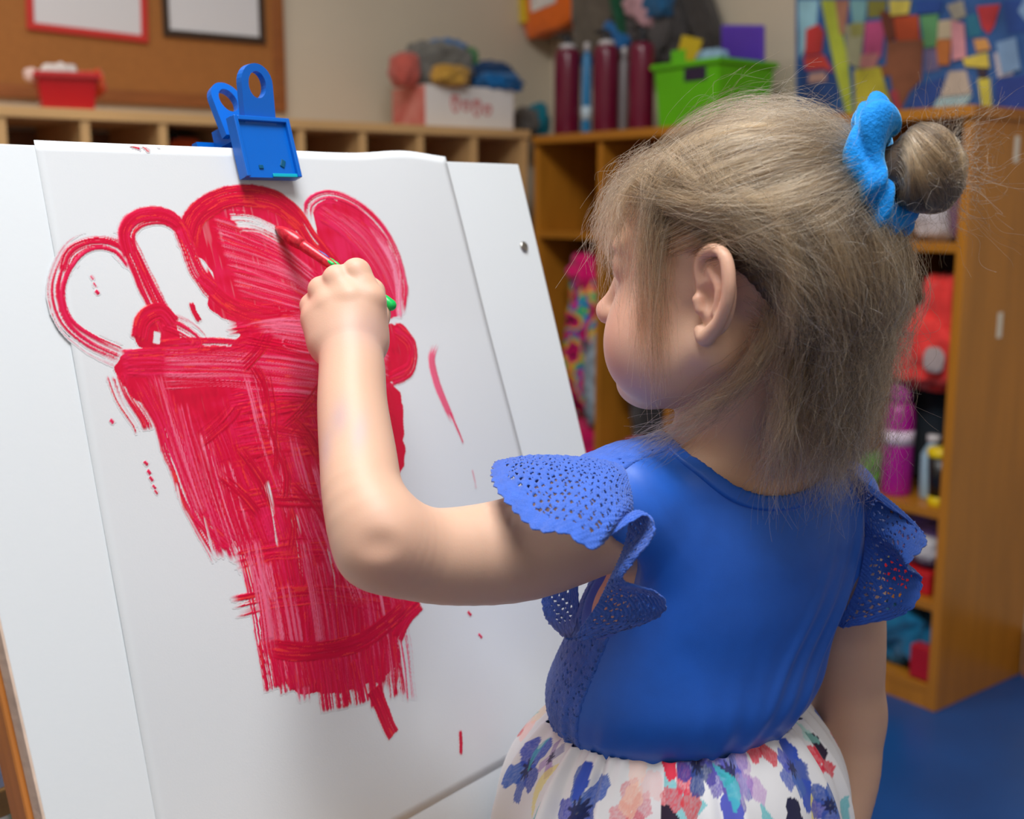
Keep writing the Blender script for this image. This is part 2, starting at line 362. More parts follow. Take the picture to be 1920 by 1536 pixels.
# ------------------------------------------------------------------ things on top of the lockers
def topR(px, x):  # point on the locker top seen at column px, x metres behind its front
    o_ = P0 + A * x; lo, hi = -1.0, 3.5
    for _ in range(50):
        m_ = (lo + hi) / 2; q = o_ + B * m_ - CAM; xx = CX + F_PX * (q @ RT) / ((q + ZV * ZR) @ FW)
        if xx > px: lo = m_
        else: hi = m_
    return o_ + B * m_ + ZV * ZR
M_MAR = mat('maroon enamel', srgb(108, 14, 48), 0.22, 0.08, 6)
M_CAPW = plastic('white plastic cap', 205, 200, 200); M_CAPB = plastic('black plastic cap', 40, 40, 44)
for k, (px, lab) in enumerate(((1063, 'maroon spray bottle nearest the room corner, leftmost of three'), (1135, 'maroon spray bottle in the middle of the three'), (1201, 'maroon spray bottle next to the green bin'))):
    b_ = empty('spray_bottle', topR(px, 0.07), RZ, lab, 'bottle', 'maroon bottles on the lockers')
    rr = 0.0345 - 0.0015 * k; hh = 0.222 - 0.006 * k
    lathe('bottle_body', [(rr * 0.93, 0), (rr, 0.006), (rr, hh - 0.018), (rr * 0.93, hh - 0.006), (rr * 0.8, hh)], M_MAR, b_)
    lathe('collar', [(rr * 0.62, hh), (rr * 0.62, hh + 0.010), (rr * 0.45, hh + 0.014)], M_CAPW if k < 2 else M_CAPB, b_)
    lathe('pump_cap', [(rr * 0.4, hh + 0.012), (rr * 0.42, hh + 0.03), (rr * 0.25, hh + 0.034)], M_CAPB, b_)
    nz_ = box('nozzle', (0.02, 0.035, 0.009), (-0.006, 0.012, hh + 0.036), M_CAPB, b_, 0.002)
for k, (px, rr, hh, c, lab) in enumerate(((1099, 0.013, 0.215, (40, 130, 185), 'slim blue bottle between two maroon bottles'), (1168, 0.012, 0.19, (128, 120, 122), 'slim grey bottle between two maroon bottles'))):
    b_ = empty('slim_bottle', topR(px, 0.10), RZ, lab, 'bottle')
    lathe('bottle_body', [(rr * 0.9, 0), (rr, 0.005), (rr, hh - 0.02), (rr * 0.6, hh - 0.005), (rr * 0.55, hh)], plastic('slim bottle %d' % k, *c), b_)
    lathe('cap', [(rr * 0.6, hh), (rr * 0.6, hh + 0.02), (rr * 0.4, hh + 0.023)], M_CAPW, b_)
    if k == 0: lathe('label_band', [(rr * 1.03, 0.04), (rr * 1.03, 0.075)], mat('pale label', (0.6, 0.75, 0.85), 0.6), b_)
gb = empty('storage_bin', topR(1335, 0.15), RZ, 'bright green plastic bin on the lockers behind the girl', 'bin')
M_GREEN = plastic('lime plastic', 96, 190, 18)
bin_mesh('bin_body', 0.19, 0.21, 0.15, 0.10, 0.003, M_GREEN, gb)
box('grip_recess', (0.002, 0.07, 0.03), (-0.0945, -0.03, 0.12), plastic('dark slot', 40, 30, 60), gb, 0.0008)
box('tab', (0.004, 0.045, 0.03), (-0.095, 0.025, 0.164), M_GREEN, gb, 0.001)
gl = gb.location
o = box('plastic_lid', (0.012, 0.13, 0.11), Vector(gl) + Vector(tuple(A * 0.05 - B * 0.045)) + Vector((0, 0, 0.185)), plastic('purple plastic', 98, 66, 190), None, 0.005, (0.12, -0.2, RZ)); tag(o, 'purple plastic lid leaning in the green bin', 'lid')
o = box('card_folder', (0.006, 0.07, 0.13), Vector(gl) + Vector(tuple(-A * 0.02 + B * 0.075)) + Vector((0, 0, 0.155)), mat('yellow card', srgb(208, 180, 30), 0.7, 0.05), None, 0.001, (0.25, 0.1, RZ)); tag(o, 'yellow card folder leaning in the green bin', 'folder')
o = lump('wipes_pack', (0.05, 0.09, 0.05), mat('pale blue wrapper', srgb(150, 190, 215), 0.4, 0.3, 30), None, tuple(Vector(gl) + Vector(tuple(-A * 0.04 - B * 0.03)) + Vector((0, 0, 0.13))), RZ, 23, 0.2); tag(o, 'white and blue wipes pack in the green bin', 'pack')
# bags hanging on the right wall above the lockers, close to the corner
RWQ, RWN = WC, -A
def onR(px, py, off=0.0): return hit(px, py, RWQ - A * off, RWN)
def hang(nm, px, py, dims, m, lab, cat, seed, off=0.05, amp=0.2, rz=0.0, rx=0.0):
    c = onR(px, py, off)
    o_ = lump(nm, dims, m, None, tuple(c), RZ + rz, seed, amp, power=3.5); o_.rotation_euler = (rx, 0, RZ + rz)
    return tag(o_, lab, cat)
bag = empty('tote_bag', onR(1040, 62, 0.09), RZ, 'bright orange tote bag with white picture hanging by the corner', 'bag')
bag.rotation_euler = (-0.12, 0, RZ)
lump('bag_body', (0.06, 0.25, 0.26), cloth('orange canvas', 240, 112, 20, var=0.1), bag, (0, 0, 0), 0, 31, 0.08, power=4.5)
box('picture_patch', (0.004, 0.11, 0.13), (-0.031, 0.005, 0.135), mat('white print', (0.8, 0.76, 0.72), 0.6, 0.15, 40), bag, 0.001)
box('yellow_corner', (0.006, 0.035, 0.09), (-0.029, 0.10, 0.095), mat('yellow print', srgb(225, 190, 40), 0.6, 0.15, 40), bag, 0.001)
tube('strap', catmull([(0, 0.08, 0.24), (0, 0.05, 0.42), (0, 0, 0.5), (0, -0.05, 0.42), (0, -0.08, 0.24)], 30), 0.006, cloth('orange strap', 220, 90, 20), bag, 8)
hang('coat', 1225, 130, (0.10, 0.20, 0.42), cloth('dark grey coat', 84, 80, 80), 'dark grey coat hanging on the right wall', 'coat', 33, 0.075)
hang('coat', 1130, 120, (0.09, 0.20, 0.36), cloth('taupe coat', 105, 96, 84), 'taupe jacket hanging behind the maroon bottles', 'jacket', 34, 0.075)
hang('scarf', 1345, 105, (0.06, 0.07, 0.36), cloth('charcoal scarf', 66, 62, 60), 'charcoal scarf hanging left of the children’s mural', 'scarf', 35, 0.055, rx=-0.5)
hang('scarf', 1195, 38, (0.05, 0.12, 0.06), cloth('pale pink fleece', 196, 152, 160), 'pale pink scarf end over the dark grey coat', 'scarf', 36, 0.12, rx=0.6)
hang('mitten', 1233, 35, (0.05, 0.09, 0.07), cloth('blue fleece', 40, 96, 140), 'blue mitten clipped to the dark grey coat', 'mitten', 37, 0.12)
hang('strap', 1172, 75, (0.03, 0.03, 0.19), cloth('green webbing', 24, 84, 56), 'dark green strap hanging over the coats', 'strap', 38, 0.13, rx=-0.35, amp=0.1)
hang('glove', 1150, 82, (0.04, 0.10, 0.045), cloth('bright blue glove', 40, 110, 175), 'bright blue glove above the middle maroon bottle', 'glove', 39, 0.13, rx=0.6)

# ------------------------------------------------------------------ children's painted collage on the right wall
mu = empty('mural', onR(1700, 212), 0, 'colourful painted paper collage on the right wall', 'artwork')
mc = np.array(mu.location)
def mu_plate(nm, px, off, c, th=0.002):
    pts = [onR(x, y, off) - mc for x, y in px]
    return plate(nm, pts, RWN, th, mat('poster paint %d %d %d' % c, tuple(v * 0.95 for v in srgb(*c)), 0.75, 0.35, 9, 0.2, 60), mu)
mu_plate('backing', [(1495, -420), (2420, -470), (2420, 235), (1495, 222)], 0.003, (52, 96, 158), 0.006)
patches = [
 ((150, 200, 215), [(1497, 0), (1535, 0), (1530, 60), (1500, 110)]), ((38, 70, 130), [(1500, 130), (1560, 100), (1575, 180), (1520, 215), (1500, 190)]),
 ((200, 60, 58), [(1512, 55), (1535, 45), (1545, 60), (1540, 100), (1510, 105)]), ((206, 70, 60), [(1508, 108), (1545, 103), (1562, 135), (1545, 128), (1512, 132)]), ((190, 150, 140), [(1518, 138), (1548, 134), (1550, 152), (1516, 156)]),
 ((182, 196, 66), [(1540, 0), (1568, 0), (1590, 110), (1600, 215), (1588, 216), (1566, 130)]), ((176, 122, 100), [(1566, 0), (1592, 0), (1586, 62), (1576, 66)]),
 ((120, 170, 175), [(1594, 0), (1626, 0), (1622, 42), (1600, 46)]), ((160, 160, 130), [(1584, 48), (1622, 44), (1612, 130), (1590, 118)]), ((150, 150, 85), [(1594, 44), (1618, 42), (1618, 66), (1598, 70)]),
 ((130, 128, 55), [(1628, 0), (1664, 0), (1660, 30), (1628, 34)]), ((190, 80, 130), [(1624, 42), (1662, 38), (1652, 108), (1620, 100)]), ((196, 130, 130), [(1614, 102), (1650, 100), (1640, 132), (1612, 126)]),
 ((198, 190, 60), [(1602, 132), (1650, 125), (1672, 200), (1682, 214), (1606, 218)]), ((215, 200, 90), [(1668, 0), (1708, 0), (1704, 26), (1670, 30)]), ((190, 78, 40), [(1676, 32), (1722, 28), (1726, 76), (1682, 80)]),
 ((140, 86, 60), [(1664, 78), (1732, 74), (1728, 150), (1706, 172), (1690, 205), (1678, 190), (1670, 140), (1640, 150), (1640, 125), (1662, 122)]), ((110, 55, 40), [(1650, 20), (1674, 24), (1680, 72), (1664, 80), (1656, 50)]),
 ((180, 70, 80), [(1668, 172), (1682, 168), (1690, 205), (1680, 206)]), ((100, 165, 110), [(1726, 30), (1760, 26), (1756, 86), (1734, 90)]), ((120, 110, 150), [(1734, 92), (1758, 88), (1764, 130), (1736, 136)]),
 ((170, 165, 150), [(1776, 10), (1806, 0), (1812, 30), (1790, 40)]), ((205, 190, 160), [(1756, 40), (1786, 36), (1784, 72), (1758, 74)]), ((200, 120, 60), [(1754, 74), (1784, 74), (1780, 122), (1760, 122)]),
 ((215, 150, 160), [(1784, 38), (1808, 44), (1812, 108), (1786, 114)]), ((50, 130, 160), [(1812, 30), (1832, 26), (1842, 66), (1816, 70)]), ((205, 60, 66), [(1832, 12), (1876, 8), (1864, 50), (1854, 64), (1842, 52)]),
 ((220, 160, 90), [(1826, 74), (1850, 72), (1858, 92), (1832, 98)]), ((216, 196, 80), [(1806, 110), (1852, 98), (1856, 128), (1810, 124)]), ((60, 48, 60), [(1832, 128), (1852, 126), (1850, 146), (1836, 144)]),
 ((212, 200, 80), [(1834, 148), (1856, 146), (1860, 200), (1842, 200)]), ((190, 175, 160), [(1780, 134), (1812, 132), (1822, 176), (1764, 182)]), ((170, 200, 205), [(1760, 184), (1824, 178), (1810, 200), (1750, 204)]),
 ((40, 70, 140), [(1700, 200), (1724, 160), (1770, 145), (1762, 180), (1740, 205)]), ((130, 165, 205), [(1868, 80), (1905, 70), (1914, 130), (1880, 140)]), ((40, 76, 150), [(1880, 0), (1920, 0), (1925, 60), (1890, 64)]),
 ((196, 190, 200), [(1864, 100), (1890, 96), (1900, 140), (1872, 146)]), ((46, 70, 150), [(1866, 150), (1925, 140), (1928, 214), (1868, 206)]), ((40, 80, 160), [(1716, 0), (1770, 0), (1764, 24), (1718, 26)])]
for i, (c, px) in enumerate(patches): mu_plate('paper_piece', px, 0.009 + 0.0012 * (i % 5), c)
rnd = random.Random(5)
for i in range(46):     # the collage goes on above and to the right of the photograph's edge
    x0, y0 = (rnd.uniform(1500, 2330), rnd.uniform(-440, -70)) if i < 30 else (rnd.uniform(1950, 2330), rnd.uniform(-60, 170))
    k = rnd.randint(4, 6); s = rnd.uniform(22, 48)
    px = [(x0 + s * (1 + 0.5 * rnd.random()) * math.cos(2 * math.pi * j / k), y0 + s * math.sin(2 * math.pi * j / k)) for j in range(k)]
    mu_plate('paper_piece', px, 0.009 + 0.0012 * (i % 5), rnd.choice([p_[0] for p_ in patches]))

# ------------------------------------------------------------------ contents of the lockers
def inR(x, y, z): return tuple(R(x, y, z))
def put(nm, x, y, z, dims, m, lab, cat, seed, rz=0.0, amp=0.22, power=2.8):
    return tag(lump(nm, dims, m, None, inR(x, y, z), RZ + rz, seed, amp, power=power), lab, cat)
# near bay, top cubby
put('fleece_hat', 0.10, 0.115, 0.925, (0.11, 0.115, 0.135), cloth('white fleece', 205, 200, 205, var=0.06), 'white fleece hat in the top cubby under the girl’s bun', 'hat', 41, amp=0.12)
put('scarf', 0.09, 0.05, 0.925, (0.10, 0.05, 0.10), cloth('mauve knit', 120, 84, 110), 'mauve scarf beside the white fleece hat', 'scarf', 42)
# near bay, middle
jk = empty('jacket', inR(0.09, 0.10, 0.60), RZ, 'coral red jacket with grey emblem in the near bay', 'jacket')
lump('jacket_body', (0.14, 0.17, 0.16), cloth('coral red nylon', 232, 62, 58), jk, (0.0, 0, 0.03), 0, 43, 0.32)
lump('sleeve', (0.09, 0.09, 0.15), MATS['coral red nylon'], jk, (-0.01, -0.02, 0.11), 0.4, 44, 0.3)
lump('emblem', (0.012, 0.045, 0.05), cloth('grey emblem', 176, 160, 158), jk, (-0.075, -0.04, 0.075), 0, 45, 0.1)
put('coat', 0.17, 0.12, 0.41, (0.14, 0.19, 0.30), cloth('navy black cotton', 14, 28, 38), 'navy black coat crammed behind the purple bottle', 'coat', 46)
bt = empty('water_bottle', inR(0.055, 0.155, 0.41), RZ, 'purple water bottle with white label in the near bay', 'bottle')
lathe('bottle_body', [(0.029, 0), (0.031, 0.005), (0.031, 0.165), (0.026, 0.185), (0.018, 0.192)], plastic('magenta plastic', 172, 22, 140), bt)
lathe('cap', [(0.02, 0.192), (0.022, 0.2), (0.021, 0.222), (0.012, 0.236), (0.006, 0.24)], plastic('violet cap', 186, 40, 160), bt)
lab_ = lathe('label_patch', [(0.0315, 0.105), (0.0315, 0.135)], mat('white label', (0.75, 0.62, 0.74), 0.6, 0.15, 90), bt, seg=28)
cp = empty('travel_cup', inR(0.04, 0.047, 0.41), RZ, 'black cup with yellow rim and foot in the near bay', 'cup')
lathe('cup_body', [(0.019, 0.018), (0.024, 0.10)], plastic('black cup', 26, 26, 28), cp)
lathe('lid', [(0.025, 0.098), (0.026, 0.102), (0.026, 0.113), (0.022, 0.116)], plastic('yellow plastic', 232, 200, 20), cp)
lathe('foot', [(0.02, 0.0), (0.021, 0.004), (0.021, 0.016), (0.019, 0.019)], MATS['yellow plastic'], cp)
b_ = empty('clear_bottle', inR(0.08, 0.09, 0.41), RZ, 'pale blue bottle between the purple bottle and black cup', 'bottle')
lathe('bottle_body', [(0.021, 0), (0.023, 0.004), (0.023, 0.09), (0.012, 0.11), (0.011, 0.115)], plastic('pale blue plastic', 160, 190, 205), b_); lathe('cap', [(0.013, 0.115), (0.013, 0.13)], M_CAPW, b_)
put('pouch', 0.06, 0.215, 0.41, (0.07, 0.05, 0.075), cloth('green nylon', 90, 160, 40), 'green pouch left of the purple bottle', 'pouch', 47)
# near bay, third level and bottom
put('cotton_top', 0.10, 0.10, 0.268, (0.12, 0.13, 0.11), cloth('purple lilac cotton', 110, 84, 140), 'purple cotton top on a red tub in the near bay', 'top', 48)
put('sock', 0.04, 0.065, 0.29, (0.04, 0.06, 0.05), cloth('white sock', 200, 196, 200), 'white sock in front of the purple top', 'sock', 49)
o = box('tub', (0.16, 0.12, 0.05), inR(0.105, 0.105, 0.247), plastic('red tub', 196, 30, 36), None, 0.006, (0, 0, RZ)); tag(o, 'low red tub under the purple top', 'tub')
put('cloth', 0.05, 0.19, 0.222, (0.07, 0.07, 0.06), cloth('lime cloth', 140, 185, 70), 'lime green cloth behind the lace sleeve', 'cloth', 50)
put('trousers', 0.10, 0.13, 0.05, (0.17, 0.19, 0.15), cloth('teal blue cotton', 20, 108, 150), 'teal blue trousers stuffed in the bottom of the near bay', 'trousers', 51, amp=0.4)
o = box('shoebox', (0.10, 0.05, 0.07), inR(0.06, 0.045, 0.087), plastic('red shoebox', 176, 24, 40), None, 0.004, (0, 0, RZ)); tag(o, 'red box beside the teal trousers at the bottom', 'box')
put('sock', 0.03, 0.215, 0.05, (0.05, 0.05, 0.07), cloth('coral sock', 220, 84, 76), 'coral sock left of the teal trousers', 'sock', 52)
# far bay beside the easel: rainbow jacket and hot pink things
RB = [(230, 20, 110), (250, 150, 30), (240, 220, 60), (60, 190, 90), (40, 120, 220), (130, 50, 180)]
y5, y4 = 4 * w5, 3 * w5
hk = empty('jacket', inR(0.10, y5 + 0.11, 0.30), RZ, 'rainbow striped hooded jacket hanging in the far bay by the easel', 'jacket')
def stripes_mat():
    m = bpy.data.materials.new('rainbow sequins'); m.use_nodes = True; nt = m.node_tree; N = nt.nodes; L = nt.links
    tc = N.new('ShaderNodeTexCoord'); wv = N.new('ShaderNodeTexNoise'); wv.inputs['Scale'].default_value = 14; wv.inputs['Detail'].default_value = 2
    L.new(tc.outputs['Object'], wv.inputs['Vector']); cr = N.new('ShaderNodeValToRGB'); cr.color_ramp.interpolation = 'CONSTANT'
    cs = [(230, 20, 110), (20, 20, 40), (230, 30, 120), (250, 190, 40), (60, 190, 110), (50, 110, 210), (225, 30, 120), (30, 20, 40)]
    ps = [0.0, 0.36, 0.41, 0.48, 0.515, 0.55, 0.585, 0.65]
    while len(cr.color_ramp.elements) < len(cs): cr.color_ramp.elements.new(0.5)
    for e, c, p_ in zip(cr.color_ramp.elements, cs, ps): e.position = p_; e.color = (*srgb(*c), 1)
    L.new(wv.outputs[0], cr.inputs[0]); L.new(cr.outputs[0], N['Principled BSDF'].inputs['Base Color']); N['Principled BSDF'].inputs['Roughness'].default_value = 0.45
    return m
M_RAIN = stripes_mat()
lump('jacket_body', (0.14, 0.15, 0.40), M_RAIN, hk, (0, 0.0, 0.12), 0, 61, 0.25, power=3.5)
lump('hood', (0.10, 0.11, 0.10), cloth('hot pink nylon', 228, 16, 112), hk, (-0.02, 0.01, 0.47), 0, 62, 0.3)
lump('sleeve', (0.07, 0.06, 0.36), M_RAIN, hk, (-0.05, -0.07, 0.12), 0, 63, 0.25, power=3.2)
put('scarf', 0.035, y5 + 0.035, 0.42, (0.055, 0.07, 0.26), mat('grey white plush', srgb(150, 165, 175), 0.9, 0.6, 40, 0.5, 200), 'grey and white plush scarf hanging beside the rainbow jacket', 'scarf', 64, power=3.2)
put('bag', 0.07, y5 + 0.10, 0.30, (0.12, 0.19, 0.115), cloth('magenta nylon', 190, 6, 84), 'magenta bag on the low shelf of the far bay', 'bag', 65)
put('jacket', 0.14, y4 + 0.13, 0.33, (0.13, 0.20, 0.52), cloth('charcoal jacket', 30, 30, 34), 'charcoal jacket hanging in the bay before the girl’s face', 'jacket', 66, power=3.6)
put('scarf', 0.05, y4 + 0.18, 0.52, (0.06, 0.06, 0.32), cloth('grey teal knit', 84, 104, 104), 'grey teal scarf hanging over the charcoal jacket', 'scarf', 67, power=3.2)
put('bag', 0.06, y4 + 0.12, 0.30, (0.12, 0.19, 0.10), cloth('raspberry nylon', 170, 10, 80), 'raspberry bag under the charcoal jacket', 'bag', 68)
put('coat', 0.14, 0.51 + 0.13, 0.31, (0.15, 0.2, 0.55), cloth('brown coat', 60, 44, 36), 'brown coat hanging in the middle bay behind the girl’s head', 'coat', 69, power=3.6)
put('jacket', 0.12, 0.255 + 0.12, 0.31, (0.15, 0.2, 0.50), cloth('pale olive jacket', 130, 130, 60), 'olive jacket hanging in the bay behind the girl’s nape', 'jacket', 70, power=3.6)
# ------------------------------------------------------------------ the easel (local axes: x along the board, y away from the painter, z up the board)
thb = math.atan(1813 * math.cos(PITCH) / F_PX); tilt = math.radians(17)
HB = np.array([math.sin(thb), math.cos(thb), 0]); NH = np.array([math.cos(thb), -math.sin(thb), 0])
UB = math.cos(tilt) * ZV - math.sin(tilt) * NH; NB = np.cross(HB, UB)
BQ = P(520, 430, 0.88)
def onB(px, py, off=0.0): return hit(px, py, BQ + NB * off, NB)
BTL, BTR, BBR = onB(-205, 237), onB(972, 308), onB(1234, 1339)
BW, BH = 0.577, 0.543
BO = BTR - HB * BW - UB * BH            # lower left corner of the painted face
EM = Matrix(((HB[0], -NB[0], UB[0], BO[0]), (HB[1], -NB[1], UB[1], BO[1]), (HB[2], -NB[2], UB[2], BO[2]), (0, 0, 0, 1)))
def bl(q):                              # world -> board coordinates
    q = np.asarray(q) - BO; return np.stack([q @ HB, q @ -NB, q @ UB], -1)
M_EDGE = mat('bare board edge', srgb(222, 196, 176), 0.8, 0.12, 40, 0.3, 120)
M_LEG = mat('orange varnished wood', srgb(205, 128, 58), 0.4, 0.14, 6, 0.1, 30, stretch=(14, 14, 1))
M_LEGX = mat('orange varnished rail', srgb(205, 150, 80), 0.4, 0.14, 6, 0.1, 30, stretch=(1, 14, 14))
ez = empty('easel', (0, 0, 0), 0, 'white double-sided painting easel on orange wooden legs', 'easel'); ez.matrix_world = EM
BT = 0.011
bd_ = box('front_board', (BW, BT, BH), (BW / 2, BT / 2, BH / 2), M_WHITE, ez, 0.0008)
box('edge_band', (0.0016, BT - 0.001, BH - 0.002), (-0.0008, BT / 2, BH / 2), M_EDGE, bd_).location = (-BW / 2 - 0.0006, 0, 0)
topz = BH
Lg = float(BTR[2]) / math.cos(tilt)      # from the top edge down the slope to the floor
for xx in (0.0085, BW - 0.016):
    box('front_leg', (0.026, 0.022, Lg - 0.006), (xx, BT + 0.0115, topz - Lg / 2 - 0.002), M_LEG, ez, 0.002)
# screw heads through the board's corner
sq = bl(onB(982, 463))
for xx, zz in ((sq[0], sq[2]), (BW - sq[0], sq[2]), (sq[0], 0.06), (BW - sq[0], 0.06)):
    s_ = lathe('screw_head', [(0.0052, 0), (0.0052, 0.0008), (0.0042, 0.0018), (0.0018, 0.0021), (0.0012, 0.0014)], M_STEEL, ez, 20, (xx, 0.0, zz)); s_.rotation_euler = (math.pi / 2, 0, 0)
# the ledge below the board
box('ledge', (BW + 0.02, 0.085, 0.012), (BW / 2, -0.025, -0.026), M_LEGX, ez, 0.002); box('ledge_lip', (BW + 0.02, 0.010, 0.03), (BW / 2, -0.070, -0.020), M_LEGX, ez, 0.002)
# the other side of the easel, leaning back from the shared top edge (placed in room axes, then given to the easel)
def easel_world(name, size, m4, m, bev=0.001):
    o = box(name, size, (0, 0, 0), m, None, bev); o.parent = ez; o.matrix_local = EM.inverted() @ m4
    return o
UR = math.cos(tilt) * ZV + math.sin(tilt) * NH      # up the rear board
NR = np.cross(HB, UR)
TOPR = BTR - HB * BW - NB * (BT + 0.03) - ZV * 0.004
def rear(x, y, z):   # x along, y outwards from the rear face, z down from the top
    c = TOPR + HB * x - NR * y - UR * z
    return Matrix(((HB[0], -NR[0], UR[0], c[0]), (HB[1], -NR[1], UR[1], c[1]), (HB[2], -NR[2], UR[2], c[2]), (0, 0, 0, 1)))
easel_world('rear_board', (BW, BT, BH), rear(BW / 2, 0.022, BH / 2), M_WHITE)
for xx in (0.016, BW - 0.016): easel_world('rear_leg', (0.026, 0.022, Lg - 0.012), rear(xx, 0.005, Lg / 2 - 0.006), M_LEG, 0.002)
easel_world('rear_rail', (BW, 0.016, 0.032), rear(BW / 2, 0.022, BH + 0.016), M_LEGX, 0.002)
easel_world('cross_bar', (BW - 0.06, 0.014, 0.03), rear(BW / 2, 0.005, Lg * 0.82), M_LEGX, 0.002)
# grey rug and a green tub on the floor beyond the easel
fq = hit(20, 1515, (0, 0, 0.008), ZV)
rug = box('rug', (0.95, 0.60, 0.008), (fq[0] - 0.10, fq[1] + 0.02, 0.004), mat('grey rug pile', (0.36, 0.355, 0.36), 0.95, 0.12, 90, 0.8, 500), None, 0.003, (0, 0, RZ))
tag(rug, 'grey rug on the floor behind the easel', 'rug')
tq = hit(112, 1545, (0, 0, 0.008), ZV)
gt = empty('paint_tub', (tq[0], tq[1], 0.008), thb, 'green plastic tub on the grey rug behind the easel', 'tub')
bin_mesh('tub_body', 0.13, 0.15, 0.09, 0.1, 0.003, plastic('sea green plastic', 0, 120, 84), gt, 0.005)

# ------------------------------------------------------------------ paper sheet held by the clip
M_PAPER_C = (0.69, 0.715, 0.735)
M_PAPER = mat('drawing paper', M_PAPER_C, 0.75, 0.0, 3, 0.04, 700)
pc = [bl(onB(*q)) for q in ((64, 268), (834, 300), (1105, 1343), (335, 1776))]
pcx = np.array([[c[0], c[2]] for c in pc])      # TL TR BR BL on the board
pcx[0, 1] = pcx[1, 1] = BH + 0.003
def lift(x, z):
    """how far the sheet stands off the board: gentle buckles, more towards the free top edge"""
    x = np.asarray(x, float); z = np.asarray(z, float)
    return 0.0004 + 0.0005 * (1 + np.sin(x * 19 + z * 5)) * np.clip(z / BH, 0, 1) ** 2 + 0.0003 * (1 + np.sin(z * 31 + x * 11)) + 0.0016 * np.exp(-((x - 0.43) / 0.05) ** 2) * np.clip((z - 0.40) / 0.14, 0, 1)
nu, nv = 60, 70
uu, vv = np.meshgrid(np.linspace(0, 1, nu + 1), np.linspace(0, 1, nv + 1))
def quadmap(u, v): return ((1 - u) * (1 - v))[..., None] * pcx[0] + (u * (1 - v))[..., None] * pcx[1] + (u * v)[..., None] * pcx[2] + ((1 - u) * v)[..., None] * pcx[3]
XZ = quadmap(uu, vv).reshape(-1, 2)
top = np.clip((XZ[:, 1] - 0.44) / 0.1, 0, 1)
XZ[:, 1] += 0.004 * np.exp(-((XZ[:, 0] - 0.42) / 0.04) ** 2) * (vv.ravel() < 0.02)
Vp = np.stack([XZ[:, 0], -lift(XZ[:, 0], XZ[:, 1]), XZ[:, 1]], 1)
idx = np.arange((nu + 1) * (nv + 1)).reshape(nv + 1, nu + 1)
Qp = np.stack([idx[:-1, :-1], idx[1:, :-1], idx[1:, 1:], idx[:-1, 1:]], -1).reshape(-1, 4)
back = Vp + np.array([0, 0.0003, 0]); n0 = len(Vp)
rim_ = np.concatenate([idx[0, :], idx[1:, -1], idx[-1, -2::-1], idx[-2:0:-1, 0]])
Qr = np.stack([rim_, np.roll(rim_, -1), np.roll(rim_, -1) + n0, rim_ + n0], 1)
sheet = npmesh('paper_sheet', np.concatenate([Vp, back]), np.concatenate([Qp, Qp[:, ::-1] + n0, Qr]), M_PAPER)
sheet.matrix_world = EM
tag(sheet, 'large sheet of painting paper with a red painting, clipped to the easel', 'paper')

# ------------------------------------------------------------------ the red painting: brush strokes rasterised on the sheet, kept as raised paint
rng = np.random.default_rng(7)
CELL = 0.00055
def b2(px): # photo pixels -> board metres (x,z)
    return np.array([[c[0], c[2]] for c in (bl(onB(x, y)) for x, y in px)])
box2 = b2([(80, 340), (930, 340), (930, 1440), (80, 1440), (230, 262)])
x0_, z0_ = box2[:, 0].min() - 0.01, box2[:, 1].min() - 0.01; x1_, z1_ = box2[:, 0].max(), BH + 0.002
NX, NZ = int((x1_ - x0_) / CELL), int((z1_ - z0_) / CELL)
cov = np.zeros((NX, NZ), np.float32); colr = np.zeros((NX, NZ, 3), np.float32); hgt = np.zeros((NX, NZ), np.float32)
CRIM, PINK, ORNG, DARK = (np.array(srgb(*c)) for c in ((206, 6, 54), (230, 44, 104), (232, 62, 54), (158, 2, 38)))
def vnoise(n, step, r=rng):
    k = max(2, int(n / step) + 3); a = r.random(k); t = np.arange(n) / step; i = t.astype(int); f = t - i; f = f * f * (3 - 2 * f)
    return a[i] * (1 - f) + a[i + 1] * f
def n2(nx, nz, sx, sz, r=rng):
    kx, kz = int(nx / sx) + 3, int(nz / sz) + 3; a = r.random((kx, kz))
    tx, tz = np.arange(nx) / sx, np.arange(nz) / sz; ix, iz = tx.astype(int), tz.astype(int)
    fx = (tx - ix)[:, None]; fz = (tz - iz)[None]; fx = fx * fx * (3 - 2 * fx); fz = fz * fz * (3 - 2 * fz)
    return (a[ix][:, iz] * (1 - fx) * (1 - fz) + a[ix + 1][:, iz] * fx * (1 - fz) + a[ix][:, iz + 1] * (1 - fx) * fz + a[ix + 1][:, iz + 1] * fx * fz)
